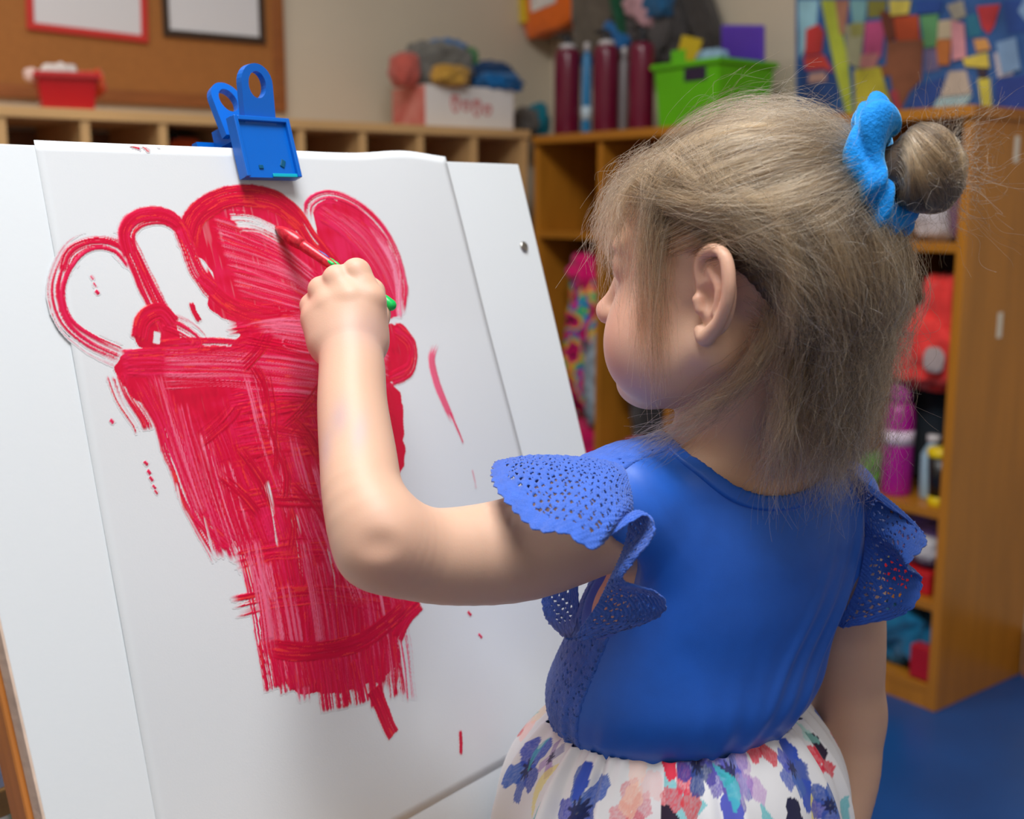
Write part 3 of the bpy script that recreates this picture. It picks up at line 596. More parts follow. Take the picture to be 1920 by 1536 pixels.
def stroke(px, w, dens=0.8, tone=0.0, ragged=0.5, orange=0.15, fade=0.12, pale=0.0, erase=False):
    """px: photo pixels of the brush path; w: half width in metres; dens: how full the bristles are; tone<0 darker, >0 pinker"""
    path = catmull(b2(px), 400); seg = np.r_[0, np.cumsum(np.linalg.norm(np.diff(path, axis=0), axis=1))]
    L_ = seg[-1]; na = max(6, int(L_ / (CELL * 0.6))); s = np.linspace(0, L_, na)
    pth = np.stack([np.interp(s, seg, path[:, i]) for i in (0, 1)], 1)
    tg = np.gradient(pth, axis=0); tg /= np.linalg.norm(tg, axis=1)[:, None] + 1e-9; nm = np.stack([-tg[:, 1], tg[:, 0]], 1)
    nw = max(6, int(2 * w / (CELL * 0.6))); o_ = np.linspace(-1, 1, nw)
    wob = w * (1 + 0.22 * (vnoise(na, 0.018 / (CELL * 0.6)) - 0.5))
    fine = vnoise(nw, max(1.2, 0.0011 / (CELL * 0.6)))[None]; mid_ = n2(na, nw, 0.03 / (CELL * 0.6), 0.0018 / (CELL * 0.6))
    fn2 = n2(na, nw, 0.05 / (CELL * 0.6), 1.3)
    st = 0.45 * fine + 0.35 * mid_ + 0.45 * fn2 - 0.12        # bristle tracks, drifting slowly along the stroke
    edge = 1 - np.clip((np.abs(o_)[None] - (1 - 0.25 * ragged)) / (0.25 * ragged + 1e-3), 0, 1) * (0.4 + 0.6 * n2(na, nw, 8, 3))
    ends = np.minimum(np.clip(s / (fade * L_ + 1e-6), 0, 1), np.clip((L_ - s) / (fade * L_ + 1e-6), 0, 1))[:, None]
    ends = np.clip(ends * 2.2 - (1 - fine) * 0.8, 0, 1)
    c = np.clip((st - (1 - dens) * 0.9) * 4.2 + 0.25, 0, 1) * edge * ends
    X = pth[:, None, 0] + nm[:, None, 0] * o_[None, :] * wob[:, None]; Z = pth[:, None, 1] + nm[:, None, 1] * o_[None, :] * wob[:, None]
    ii = ((X - x0_) / CELL).astype(int).ravel(); kk = ((Z - z0_) / CELL).astype(int).ravel()
    ok = (ii >= 0) & (ii < NX) & (kk >= 0) & (kk < NZ)
    tn = n2(na, nw, 0.02 / (CELL * 0.6), 2.0); on = (n2(na, nw, 0.012 / (CELL * 0.6), 2.2) > 1 - orange * 1.3)[..., None]
    pc_ = CRIM + (PINK - CRIM) * np.clip(tone + 0.9 * (tn - 0.55), 0, 1)[..., None] + (DARK - CRIM) * np.clip(-tone + 0.9 * (0.38 - tn), 0, 1)[..., None]
    pc_ = np.where(on, pc_ * 0.35 + ORNG * 0.65, pc_)
    if pale: pc_ = pc_ * (1 - pale) + np.array(srgb(240, 150, 178)) * pale
    ii, kk, cf, pf = ii[ok], kk[ok], c.ravel()[ok], pc_.reshape(-1, 3)[ok]
    if erase: cov[ii, kk] *= 1 - 0.95 * cf; return
    old = cov[ii, kk]; oc = colr[ii, kk]; m_ = cf[:, None]
    colr[ii, kk] = np.where(old[:, None] > 0.02, oc * (1 - m_) + pf * m_, pf)
    cov[ii, kk] = np.maximum(old, cf)
    hgt[ii, kk] = np.maximum(hgt[ii, kk] * 0.7, cf * (0.4 + 0.9 * st.ravel()[ok]))
def blob(px, dens=1.0, tone=0.0, n=1):
    """area brushed solid: polygon in photo pixels, ragged at its rim"""
    pg = b2([tuple(q) for q in catmull(px, 160, True)]); gx = x0_ + (np.arange(NX) + 0.5) * CELL; gz = z0_ + (np.arange(NZ) + 0.5) * CELL
    wx = (n2(NX, NZ, 14, 14) - 0.5) * 0.005; wz = (n2(NX, NZ, 12, 12) - 0.5) * 0.005
    GX = gx[:, None] + wx; GZ = gz[None] + wz; ins = np.zeros((NX, NZ), bool)
    for (xa, za), (xb, zb) in zip(pg, np.roll(pg, -1, 0)):
        if za == zb: continue
        ins ^= ((GZ > min(za, zb)) & (GZ <= max(za, zb)) & (GX < xa + (GZ - za) * (xb - xa) / (zb - za)))
    tn = 0.55 * n2(NX, NZ, 30, 12) + 0.45 * n2(NX, NZ, 4, 40)
    c = ins * np.clip(dens + 0.5 * (n2(NX, NZ, 3, 36) - 0.5), 0, 1)
    pc_ = CRIM + (PINK - CRIM) * np.clip(tone + 0.9 * (tn - 0.6), 0, 1)[..., None] + (DARK - CRIM) * np.clip(-tone + 1.1 * (0.4 - tn), 0, 1)[..., None]
    m_ = (c > 0.02); colr[m_] = pc_[m_]; cov[m_] = np.maximum(cov[m_], c[m_]); hgt[m_] = np.maximum(hgt[m_], 0.4 * c[m_] * n2(NX, NZ, 5, 30)[m_])
# solid parts
blob([(228, 668), (330, 640), (420, 655), (470, 610), (600, 640), (735, 720), (752, 790), (757, 850), (745, 900), (775, 945), (800, 1010), (790, 1120), (745, 1190), (752, 1240), (700, 1280), (610, 1300), (545, 1296), (497, 1230), (485, 1150), (455, 1040), (400, 985), (352, 930), (318, 830), (270, 760), (224, 720)], 1.0)
blob([(372, 400), (430, 372), (500, 380), (560, 440), (620, 480), (650, 540), (640, 640), (560, 650), (470, 640), (430, 600), (392, 580), (400, 520), (360, 470)], 0.9, 0.1)
blob([(585, 395), (630, 375), (690, 410), (735, 470), (748, 540), (735, 600), (660, 600), (620, 500)], 1.0, 0.35)
blob([(715, 620), (755, 608), (776, 650), (762, 700), (725, 718), (700, 680)], 0.95, -0.1)
blob([(255, 605), (285, 585), (325, 600), (330, 640), (285, 655), (250, 640)], 0.95)
# ribs of the brush over them
for a_ in ([(222, 560 + 115), (330, 668), (450, 672), (600, 692), (640, 700)], [(230, 690), (360, 690), (480, 705), (600, 715)], [(300, 655), (420, 650), (560, 668)]):
    stroke(a_, 0.0065, 0.75, 0.25, fade=0.05)
for x in range(8):
    stroke([(300 + x * 44, 740 + (x % 3) * 22), (330 + x * 44, 850), (372 + x * 42, 960), (420 + x * 36, 1050)], 0.0095, 0.58 + 0.12 * rng.random(), 0.05 + 0.35 * rng.random())
for x in range(8):
    stroke([(455 + x * 38, 1000 + (x % 2) * 30), (478 + x * 36, 1100), (498 + x * 33, 1200), (512 + x * 31, 1285 + 12 * (x % 3))], 0.0085, 0.52 + 0.14 * rng.random(), 0.0 + 0.4 * rng.random())
stroke([(262, 700), (300, 770), (335, 860), (372, 950), (448, 1030)], 0.010, 0.72, 0.25)
stroke([(215, 700), (232, 745), (262, 790), (270, 812)], 0.008, 0.55, 0.1)
for y in (780, 850, 935, 1040, 1130): stroke([(430, y + 10), (520, y - 8), (620, y - 14), (740, y + 2)], 0.0075, 0.6, 0.0, orange=0.3)
for y in (610, 640, 760, 830): stroke([(420, y - 8), (520, y - 24), (620, y - 10), (720, y + 30)], 0.007, 0.62, 0.2)
for k in range(7): stroke([(392 + k * 9, 415 + k * 24), (455 + k * 9, 438 + k * 22), (530 + k * 6, 480 + k * 18), (600, 530 + k * 14)], 0.0068, 0.56, 0.25)
for k in range(4): stroke([(590 + k * 22, 398 + k * 4), (650 + k * 18, 440 + k * 6), (700 + k * 14, 500 + k * 8), (735 + k * 4, 570)], 0.006, 0.62, 0.45)
stroke([(580, 420), (580, 385), (620, 370), (680, 398), (728, 455), (752, 530), (748, 592)], 0.0058, 0.62, 0.5)
stroke([(735, 615), (768, 645), (766, 690), (725, 714)], 0.0062, 0.75, 0.1)
stroke([(350, 480), (360, 415), (400, 380), (450, 368), (510, 378), (555, 412), (585, 455), (640, 520)], 0.0088, 0.9, -0.2, orange=0.25)
stroke([(372, 500), (392, 540), (440, 580), (520, 600), (580, 590)], 0.008, 0.85, -0.1)
# the thin finger loops
stroke([(250, 500), (222, 462), (180, 452), (140, 468), (113, 510), (105, 555), (122, 605), (165, 642), (228, 672)], 0.0080, 0.50, 0.3, 1.0, 0.05, 0.05)
stroke([(246, 492), (214, 462), (170, 456), (130, 476), (116, 520)], 0.0046, 0.70, 0.0, 0.8, 0.05)
stroke([(230, 440), (250, 480), (272, 530), (296, 580), (318, 625)], 0.0072, 0.75, 0.1, 0.6)
stroke([(246, 490), (236, 440), (256, 412), (300, 405), (335, 425), (356, 470)], 0.0066, 0.78, 0.0, 0.7)
stroke([(335, 425), (352, 470), (372, 515), (405, 545)], 0.0065, 0.68, 0.2, 0.8)
stroke([(300, 600), (340, 615), (372, 640), (365, 660)], 0.0075, 0.55, 0.2)
stroke([(258, 640), (268, 600), (300, 585), (325, 612)], 0.006, 0.9, 0.0)
# scraped, nearly dry passes that let the paper shine through as pink
for k in range(11):
    x = 290 + 43 * k; y = 700 + 55 * (k % 4)
    stroke([(x, y), (x + 24, y + 90), (x + 52, y + 180), (x + 84, y + 270)], 0.0055 + 0.003 * rng.random(), 0.34 + 0.08 * rng.random(), 0.6, 0.9, 0.0, 0.1, 0.15 + 0.5 * rng.random())
for k in range(9):
    x = 470 + 33 * k; y = 1010 + 40 * (k % 3)
    stroke([(x, y), (x + 14, y + 80), (x + 26, y + 160), (x + 34, y + 230)], 0.005 + 0.003 * rng.random(), 0.36 + 0.08 * rng.random(), 0.6, 0.9, 0.0, 0.1, 0.15 + 0.5 * rng.random())
for k in range(7): stroke([(300, 664 + 9 * k), (420, 668 + 8 * k), (520, 676 + 8 * k), (600, 690 + 7 * k)], 0.005, 0.33, 0.5, 0.9, 0.0, 0.1, 0.4)
for k in range(9): stroke([(398 + k * 6, 420 + k * 17), (450 + k * 8, 438 + k * 17), (520 + k * 7, 470 + k * 15), (585 + k * 3, 520 + k * 10)], 0.0048, 0.32, 0.5, 0.9, 0.1, 0.1, 0.45)
for k in range(6): stroke([(596 + k * 18, 392 + k * 5), (650 + k * 16, 432 + k * 6), (700 + k * 11, 490 + k * 8), (736 + k * 4, 560)], 0.0045, 0.34, 0.5, 0.9, 0.0, 0.1, 0.25)
for k in range(4): stroke([(690 + k * 16, 420 + k * 18), (722 + k * 8, 470 + k * 14), (744, 520 + k * 14), (748, 600)], 0.0032, 0.5, 0.6, 0.9, 0.0, 0.1, 0.8)
for k in range(6): stroke([(440 + 20 * k, 600 + 7 * k), (540, 590 + 12 * k), (640, 600 + 14 * k), (730, 640 + 12 * k)], 0.005, 0.40, 0.5, 0.9, 0.0, 0.1, 0.45)
for k in range(22):     # heavy dark drags between them
    x, y = 400 + 300 * rng.random(), 620 + 420 * rng.random(); a_ = rng.normal(0.9, 0.7); l_ = 90 + 60 * rng.random()
    stroke([(x - 0.5 * l_ * math.cos(a_), y - 0.5 * l_ * math.sin(a_)), (x + 8, y), (x + 0.5 * l_ * math.cos(a_), y + 0.5 * l_ * math.sin(a_))], 0.006, 0.55, -0.4, 1.0, 0.15, 0.3)
for k in range(4): stroke([(425 + 6 * k, 404 + 7 * k), (470 + 4 * k, 408 + 7 * k), (520 + 3 * k, 432 + 6 * k)], 0.0038, 0.5, 0, 0.8, 0, 0.15, 0, True)
stroke([(285, 632), (300, 636)], 0.004, 0.9, 0, 0.5, 0, 0.2, 0, True)
for k in range(7): stroke([(330 + 55 * k, 900 + 60 * (k % 3)), (344 + 55 * k, 960 + 60 * (k % 3)), (362 + 52 * k, 1030 + 60 * (k % 3))], 0.004, 0.30, 0, 0.9, 0, 0.2, 0, True)
# the dragged lower rim
for x, y0, y1 in ((505, 1200, 1296), (535, 1210, 1300), (570, 1215, 1290), (610, 1220, 1336), (640, 1230, 1330), (672, 1235, 1322), (700, 1200, 1330), (738, 1190, 1310)):
    stroke([(x - 8, y0), (x, (y0 + y1) / 2), (x + 8, y1)], 0.0082, 0.62, 0.15, 0.9)
stroke([(698, 1290), (715, 1330), (728, 1362), (738, 1380)], 0.0065, 0.98, -0.2, 0.3, fade=0.05)
stroke([(740, 1200), (760, 1160), (788, 1130)], 0.006, 0.8, 0.0)
stroke([(495, 1215), (580, 1222), (680, 1200), (770, 1130)], 0.007, 0.8, -0.25)
# small dabs and drags
stroke([(356, 566), (362, 585), (374, 606)], 0.0022, 1.0, -0.1, 0.2, fade=0.2)
stroke([(861, 1368), (863, 1392), (863, 1418)], 0.0018, 1.0, -0.1, 0.2, fade=0.2)
stroke([(818, 642), (808, 672), (816, 715), (836, 765), (852, 800)], 0.0042, 0.70, 0.6, 1.0, 0.0, 0.3, 0.35)
stroke([(840, 770), (856, 806), (868, 834)], 0.0011, 0.9, 0.5, 0.3, 0.0)
stroke([(884, 880), (889, 900), (892, 918)], 0.0011, 0.45, 0.6, 0.8, 0.0)
for (x, y) in ((172, 520), (175, 535), (180, 548), (272, 868), (278, 885), (282, 898), (288, 912), (292, 922), (208, 790), (878, 1150), (898, 1192)):
    stroke([(x - 3, y - 3), (x, y), (x + 4, y + 5)], 0.0012, 0.7, 0.35, 0.6, 0.0)
for k in range(5): stroke([(236 + k * 9, 268 + 2 * (k % 2)), (246 + k * 10, 274), (262 + k * 9, 280 + 3 * (k % 3))], 0.0012, 0.45, 0.2, 0.9, 0.5)
# mesh of the paint
cs_ = cov.copy()
for _ in range(1): cs_[1:-1, 1:-1] = 0.6 * cs_[1:-1, 1:-1] + 0.1 * (cs_[2:, 1:-1] + cs_[:-2, 1:-1] + cs_[1:-1, 2:] + cs_[1:-1, :-2])
act = cs_ > 0.035
quad = act[:-1, :-1] | act[1:, :-1] | act[:-1, 1:] | act[1:, 1:]
vid = -np.ones((NX, NZ), int); use = np.zeros((NX, NZ), bool)
for di in (0, 1):
    for dj in (0, 1): use[di:NX - 1 + di, dj:NZ - 1 + dj] |= quad
vid[use] = np.arange(use.sum()); iu, ku = np.nonzero(use)
gx = x0_ + (iu + 0.5) * CELL; gz = z0_ + (ku + 0.5) * CELL
hs = hgt.copy(); hs[1:-1, 1:-1] = 0.5 * hs[1:-1, 1:-1] + 0.125 * (hs[2:, 1:-1] + hs[:-2, 1:-1] + hs[1:-1, 2:] + hs[1:-1, :-2])
yy = -(lift(gx, gz) + 0.00012 + 0.00042 * np.clip(hs[use], 0, 1.3) * cs_[use])
iq, kq = np.nonzero(quad)
Qd = np.stack([vid[iq, kq], vid[iq + 1, kq], vid[iq + 1, kq + 1], vid[iq, kq + 1]], 1)
filled = colr.copy()       # colour of rim vertices taken from painted neighbours
for _ in range(2):
    m0 = (filled.sum(-1) == 0)
    for sh_ in ((1, 0), (-1, 0), (0, 1), (0, -1)):
        r_ = np.roll(filled, sh_, (0, 1)); t_ = m0 & (r_.sum(-1) > 0); filled[t_] = r_[t_]; m0 &= ~t_
k_ = np.clip(cs_[use] * 1.25, 0, 1)[:, None]
thin = filled[use] ** (0.75)            # a thin film looks pinker than a thick one
pcol = np.array(M_PAPER_C) * (1 - k_) + (filled[use] * k_ + thin * 0.9 * (1 - k_)) * k_
def attr_mat(name, rough, spec=0.5, coat=0.0, sheen=0.0, bump=0.0, bscale=400, trans=0.0, sss=0.0):
    m = bpy.data.materials.new(name); m.use_nodes = True; nt = m.node_tree; b_ = nt.nodes['Principled BSDF']
    at = nt.nodes.new('ShaderNodeAttribute'); at.attribute_name = 'tint'; nt.links.new(at.outputs['Color'], b_.inputs['Base Color'])
    b_.inputs['Roughness'].default_value = rough; b_.inputs['Specular IOR Level'].default_value = spec; b_.inputs['Coat Weight'].default_value = coat; b_.inputs['Sheen Weight'].default_value = sheen
    if sss:
        b_.inputs['Subsurface Weight'].default_value = sss; b_.inputs['Subsurface Radius'].default_value = (1.0, 0.35, 0.18); b_.inputs['Subsurface Scale'].default_value = 0.006
    if bump:
        tc = nt.nodes.new('ShaderNodeTexCoord'); nz = nt.nodes.new('ShaderNodeTexNoise'); nz.inputs['Scale'].default_value = bscale; nz.inputs['Detail'].default_value = 3
        bp_ = nt.nodes.new('ShaderNodeBump'); bp_.inputs['Strength'].default_value = bump; bp_.inputs['Distance'].default_value = 0.0006
        nt.links.new(tc.outputs['Object'], nz.inputs['Vector']); nt.links.new(nz.outputs[0], bp_.inputs['Height']); nt.links.new(bp_.outputs[0], b_.inputs['Normal'])
    return m
paint = npmesh('red_paint', np.stack([gx, yy, gz], 1), Qd, attr_mat('red tempera', 0.38, 0.4), sheet)
vcol(paint, pcol); paint['label'] = 'thick streaky red tempera brush strokes'

# ------------------------------------------------------------------ blue clip over the top edge of the board
M_BLUE = mat('blue plastic', srgb(0, 98, 196), 0.32, 0.05, 10)
c1, c2 = bl(onB(463, 335, 0.012)), bl(onB(563, 330, 0.012))
clip = empty('board_clip', (0, 0, 0), 0, 'large blue plastic clip with smears of teal paint on the board edge', 'clip')
cw = 0.052; cxm = (c1[0] + c2[0]) / 2; cz = (c1[2] + c2[2]) / 2
clip.matrix_world = EM @ Matrix.Translation((cxm, 0, cz))
topc = BH - cz
def clip_part(name, verts2, y0, y1, m, ang=0.0, pivot=(0, 0), hole=None):
    """outline in x,z extruded from y0 to y1, optionally with a hole ring; turned about x at the pivot (y,z)"""
    bm = bmesh.new(); k = len(verts2)
    out = [[bm.verts.new((x, y, z)) for x, z in verts2] for y in (y0, y1)]
    if hole is None:
        bm.faces.new(out[0]); bm.faces.new(out[1][::-1])
    else:
        inn = [[bm.verts.new((x, y, z)) for x, z in hole] for y in (y0, y1)]
        for j in (0, 1):
            for i in range(k): bm.faces.new((out[j][i], out[j][(i + 1) % k], inn[j][(i + 1) % k], inn[j][i]))
        for i in range(k): bm.faces.new((inn[0][i], inn[1][i], inn[1][(i + 1) % k], inn[0][(i + 1) % k]))
    for i in range(k): bm.faces.new((out[0][i], out[1][i], out[1][(i + 1) % k], out[0][(i + 1) % k]))
    bmesh.ops.recalc_face_normals(bm, faces=bm.faces)
    if ang: bmesh.ops.rotate(bm, cent=(0, pivot[0], pivot[1]), matrix=Matrix.Rotation(ang, 3, 'X'), verts=bm.verts)
    me = bpy.data.meshes.new(name); bm.to_mesh(me); bm.free()
    return link(name, me, m, clip)
def rect(w, z0, z1): return [(-w / 2, z0), (w / 2, z0), (w / 2, z1), (-w / 2, z1)]
JH = 0.046
jf = clip_part('front_jaw', rect(cw, 0, JH), -0.011, -0.0045, M_BLUE)
for nm, r_ in (('rim', rect(0.004, 0, JH)), ('rim', rect(0.004, 0, JH)), ('rim', None), ('rim', None)): pass
rims = [(box('rim', (0.0035, 0.004, JH), (-cw / 2 + 0.0018, -0.012, JH / 2), M_BLUE, jf, 0.0006)), box('rim', (0.0035, 0.004, JH), (cw / 2 - 0.0018, -0.012, JH / 2), M_BLUE, jf, 0.0006), box('rim', (cw - 0.007, 0.004, 0.0035), (0, -0.012, JH - 0.0018), M_BLUE, jf, 0.0006)]
box('paint_smear', (cw * 0.46, 0.0015, 0.0028), (cw * 0.22, -0.0118, 0.0016), plastic('teal paint', 0, 170, 190), jf, 0.0005)
box('paint_smear', (0.004, 0.001, 0.006), (cw * 0.23, -0.0113, 0.011), plastic('dark teal paint', 0, 84, 120), jf, 0.0004, (0, 0.5, 0))
box('paint_smear', (0.004, 0.001, 0.003), (-cw * 0.18, -0.0113, 0.008), MATS['dark teal paint'], jf, 0.0004)
ND = 28
def stadium(w, z0, z1, n=ND):
    """rounded-top handle outline and a matching slot outline (same vertex count)"""
    out, inn = [], []; hw = w / 2; zc = z1 - hw
    for i in range(n):
        t = 2 * math.pi * i / n - math.pi / 2; x, z = math.cos(t), math.sin(t)
        if z >= 0: out.append((hw * x, zc + hw * z))
        else: out.append((hw * max(-1, min(1, x * 1.6)), zc + (z0 - zc) * min(1, -z * 1.5)))
        inn.append((hw * 0.56 * x, zc - 0.001 + hw * 0.68 * z))
    return out, inn
o1, i1 = stadium(0.029, JH - 0.006, JH + 0.040)
clip_part('front_handle', o1, -0.012, -0.006, M_BLUE, math.radians(12), (-0.008, JH), i1)
clip_part('rear_handle', o1, 0.014, 0.020, M_BLUE, math.radians(-12), (0.016, JH), i1)
clip_part('rear_jaw', rect(cw, 0.002, JH - 0.004), BT + 0.024, BT + 0.030, M_BLUE)
clip_part('bridge', rect(0.02, JH - 0.010, JH + 0.004), -0.006, BT + 0.024, M_BLUE)
# ------------------------------------------------------------------ sculpting helpers: blended solids -> one continuous skin
def Py(x, y, Y):
    """photo pixel + room depth Y -> point"""
    r = FW + RT * (x - CX) / F_PX - UPV * (y - CY) / F_PX
    return CAM + r * (Y / r[1])
class Ops(list):
    def add(s, fn, lo, hi, k, sub=False): s.append((fn, np.asarray(lo, float), np.asarray(hi, float), k, sub)); return s
    def cap(s, a, b, ra, rb, k=0.01, sub=False):
        a, b = np.asarray(a, float), np.asarray(b, float); ab = b - a; L2 = ab @ ab + 1e-12; r = max(ra, rb)
        def fn(p):
            t = np.clip((p - a) @ ab / L2, 0, 1)
            return np.linalg.norm(p - a - t[:, None] * ab, axis=1) - (ra + (rb - ra) * t)
        return s.add(fn, np.minimum(a, b) - r, np.maximum(a, b) + r, k, sub)
    def chain(s, pts, rs, k=0.01, sub=4):
        q = catmull(np.column_stack([np.asarray(pts, float), rs]), (len(pts) - 1) * sub + 1); A_, R_ = q[:, :3], q[:, 3]
        def fn(p):
            d = np.full(len(p), 9.0)
            for i in range(len(A_) - 1):
                ab = A_[i + 1] - A_[i]; t = np.clip((p - A_[i]) @ ab / (ab @ ab + 1e-12), 0, 1)
                np.minimum(d, np.linalg.norm(p - A_[i] - t[:, None] * ab, axis=1) - (R_[i] + (R_[i + 1] - R_[i]) * t), out=d)
            return d
        r = R_.max(); return s.add(fn, A_.min(0) - r, A_.max(0) + r, k)
    def ell(s, c, r, M=np.eye(3), k=0.01, sub=False):
        c, r, M = np.asarray(c, float), np.asarray(r, float), np.asarray(M, float)   # rows of M: axes
        def fn(p):
            q = (p - c) @ M.T; k0 = np.linalg.norm(q / r, axis=1); k1 = np.linalg.norm(q / r ** 2, axis=1) + 1e-9
            return k0 * (k0 - 1) / k1
        R_ = np.abs(M.T * r).sum(1)
        return s.add(fn, c - R_, c + R_, k, sub)
def smin(a, b, k): h = np.maximum(k - np.abs(a - b), 0) / k; return np.minimum(a, b) - h * h * k * 0.25
def field(p, ops):
    out = np.empty(len(p))
    for i0 in range(0, len(p), 6000):                # points come block by block, so most solids are skipped at once
        q = p[i0:i0 + 6000]; d = np.full(len(q), 1.0); qa, qb = q.min(0), q.max(0)
        for fn, lo, hi, k, sub in ops:
            m = 0.012 + k
            if (qb < lo - m).any() or (qa > hi + m).any(): continue
            w = np.nonzero(((q > lo - m) & (q < hi + m)).all(1))[0]
            if not len(w): continue
            v = fn(q[w]); d[w] = -smin(-d[w], v, k) if sub else smin(d[w], v, k)
        out[i0:i0 + 6000] = d
    return out
def blockwise(fn, ijk, org, step, bs):
    b = ijk // bs; o = np.lexsort((b[:, 2], b[:, 1], b[:, 0])); v = np.empty(len(ijk)); v[o] = fn(org + step * ijk[o]); return v
def surface(fn, lo, hi, fine=0.0016, mul=4, passes=1):
    """sparse surface nets of the zero set of fn inside a box"""
    lo, hi = np.asarray(lo, float), np.asarray(hi, float); H_ = fine * mul
    n = np.ceil((hi - lo) / H_).astype(int) + 1
    g = np.stack(np.meshgrid(*[np.arange(k) for k in n], indexing='ij'), -1).reshape(-1, 3)
    d = blockwise(fn, g, lo + H_ * 0.5, H_, 12)
    cells = g[np.abs(d) < H_ * 1.35]
    dims = n * mul + 2
    o = np.stack(np.meshgrid(*[np.arange(mul + 1)] * 3, indexing='ij'), -1).reshape(-1, 3)
    ids = []
    for c_ in np.array_split(cells, max(1, len(cells) // 20000)):
        q = (c_[:, None] * mul + o).reshape(-1, 3); ids.append(np.unique((q[:, 0] * dims[1] + q[:, 1]) * dims[2] + q[:, 2]))
    S = np.unique(np.concatenate(ids))
    ijk = np.stack([S // (dims[1] * dims[2]), S // dims[2] % dims[1], S % dims[2]], 1)
    V = blockwise(fn, ijk, lo, fine, 24)
    step = np.array([dims[1] * dims[2], dims[2], 1]); cor = np.stack(np.meshgrid([0, 1], [0, 1], [0, 1], indexing='ij'), -1).reshape(-1, 3)
    vals = np.empty((len(S), 8), np.float32); ok = np.ones(len(S), bool)
    for j, c_ in enumerate(cor):
        t = S + c_ @ step; w = np.minimum(np.searchsorted(S, t), len(S) - 1); hit_ = S[w] == t; ok &= hit_; vals[:, j] = V[w]
    a_ = ok & (vals.min(1) < 0) & (vals.max(1) >= 0)
    vi = np.nonzero(a_)[0]; cv = vals[vi]; acc = np.zeros((len(vi), 3)); cnt = np.zeros(len(vi))
    for i in range(8):
        for j in range(i + 1, 8):
            if np.abs(cor[i] - cor[j]).sum() != 1: continue
            x, y = cv[:, i], cv[:, j]; m = (x < 0) != (y < 0); t = np.where(m, x / np.where(x - y == 0, 1, x - y), 0)
            acc += np.where(m[:, None], cor[i] + t[:, None] * (cor[j] - cor[i]), 0); cnt += m
    verts = lo + fine * (ijk[vi] + acc / cnt[:, None])
    lut = -np.ones(len(S), int); lut[vi] = np.arange(len(vi)); quads = []
    for ax in range(3):
        u_, w_ = step[(ax + 1) % 3], step[(ax + 2) % 3]
        e1 = vals[:, int(np.nonzero((cor == np.eye(3, dtype=int)[ax]).all(1))[0][0])]
        m = np.nonzero(a_ & ((vals[:, 0] < 0) != (e1 < 0)))[0]; s0 = S[m]; q = [lut[m]]; good = np.ones(len(m), bool)
        for off in (u_, u_ + w_, w_):
            w = np.minimum(np.searchsorted(S, s0 - off), len(S) - 1); good &= (S[w] == s0 - off); q.append(lut[w])
        q = np.stack(q, 1); good &= (q >= 0).all(1); flip = (vals[m, 0] >= 0); q[flip] = q[flip][:, ::-1]; quads.append(q[good])
    Q = np.concatenate(quads)
    # pulling the vertices onto the true surface
    e = fine * 0.6; b = (ijk[vi] // 28); o = np.lexsort((b[:, 2], b[:, 1], b[:, 0])); inv = np.empty(len(o), int); inv[o] = np.arange(len(o)); verts = verts[o]; Q = inv[Q]
    for _ in range(passes):
        d0 = fn(verts); G = np.stack([fn(verts + e * np.eye(3)[i]) - d0 for i in range(3)], 1) / e
        verts = verts - np.clip(d0, -fine, fine)[:, None] * 0.9 * G / (np.maximum((G ** 2).sum(1), 0.3)[:, None])
    return verts, Q

# ------------------------------------------------------------------ the girl: key points
PHI, PSI = math.radians(28), math.radians(35)
HF_ = np.array([-math.cos(PHI), math.sin(PHI), 0]); HL_ = np.array([-math.sin(PHI), -math.cos(PHI), 0]); HO = P(1380, 555, 0.80)
HM = np.stack([HF_, HL_, ZV])                # head axes: forward, left, up
def hd(f, l, u): return HO + f * HF_ + l * HL_ + u * ZV
TL_ = np.array([-math.cos(PSI), -math.sin(PSI), 0]); TF_ = np.array([-math.sin(PSI), math.cos(PSI), 0]); TM = np.stack([TL_, TF_, ZV])
TY = 0.835
stn = [(1258, 1800, 0.100, 0.088), (1260, 1620, 0.108, 0.090), (1262, 1450, 0.104, 0.084), (1267, 1330, 0.097, 0.076), (1306, 1200, 0.105, 0.077), (1344, 1100, 0.104, 0.075), (1376, 1000, 0.094, 0.068), (1386, 935, 0.084, 0.058), (1392, 895, 0.062, 0.047)]
stc = np.array([Py(x, y, TY) for x, y, _, _ in stn]); sta = np.array([s_[2] for s_ in stn]); stb = np.array([s_[3] for s_ in stn]); stz = stc[:, 2]
zi_ = np.linspace(stz[0], stz[-1], 200)
def smooth_interp(y):
    v = np.interp(zi_, stz, y); k = np.hanning(23); k /= k.sum(); return np.convolve(np.pad(v, 11, 'edge'), k, 'valid')
_cx, _cy, _a, _b = smooth_interp(stc[:, 0]), smooth_interp(stc[:, 1]), smooth_interp(sta), smooth_interp(stb)
def tor_at(z): return np.interp(z, zi_, _cx), np.interp(z, zi_, _cy), np.interp(z, zi_, _a), np.interp(z, zi_, _b)
def torso_fn(p):
    x, y, a, b = tor_at(p[:, 2]); q = np.stack([p[:, 0] - x, p[:, 1] - y], 1)
    l, f = q @ TL_[:2], q @ TF_[:2]
    k0 = np.sqrt((l / a) ** 2 + (f / b) ** 2) + 1e-9; k1 = np.sqrt((l / a ** 2) ** 2 + (f / b ** 2) ** 2) + 1e-9
    d = k0 * (k0 - 1) / k1
    return -smin(-d, -np.maximum(p[:, 2] - stz[-1], stz[0] - p[:, 2]), 0.02)
NECK = Py(1398, 872, TY)
SL, SR = Py(1122, 972, 0.775), Py(1562, 964, 0.885)
ELL, WRL = Py(718, 1012, 0.705), P(660, 690, 0.806)
ELR, WRR = Py(1592, 1340, 0.895), Py(1566, 1600, 0.86)
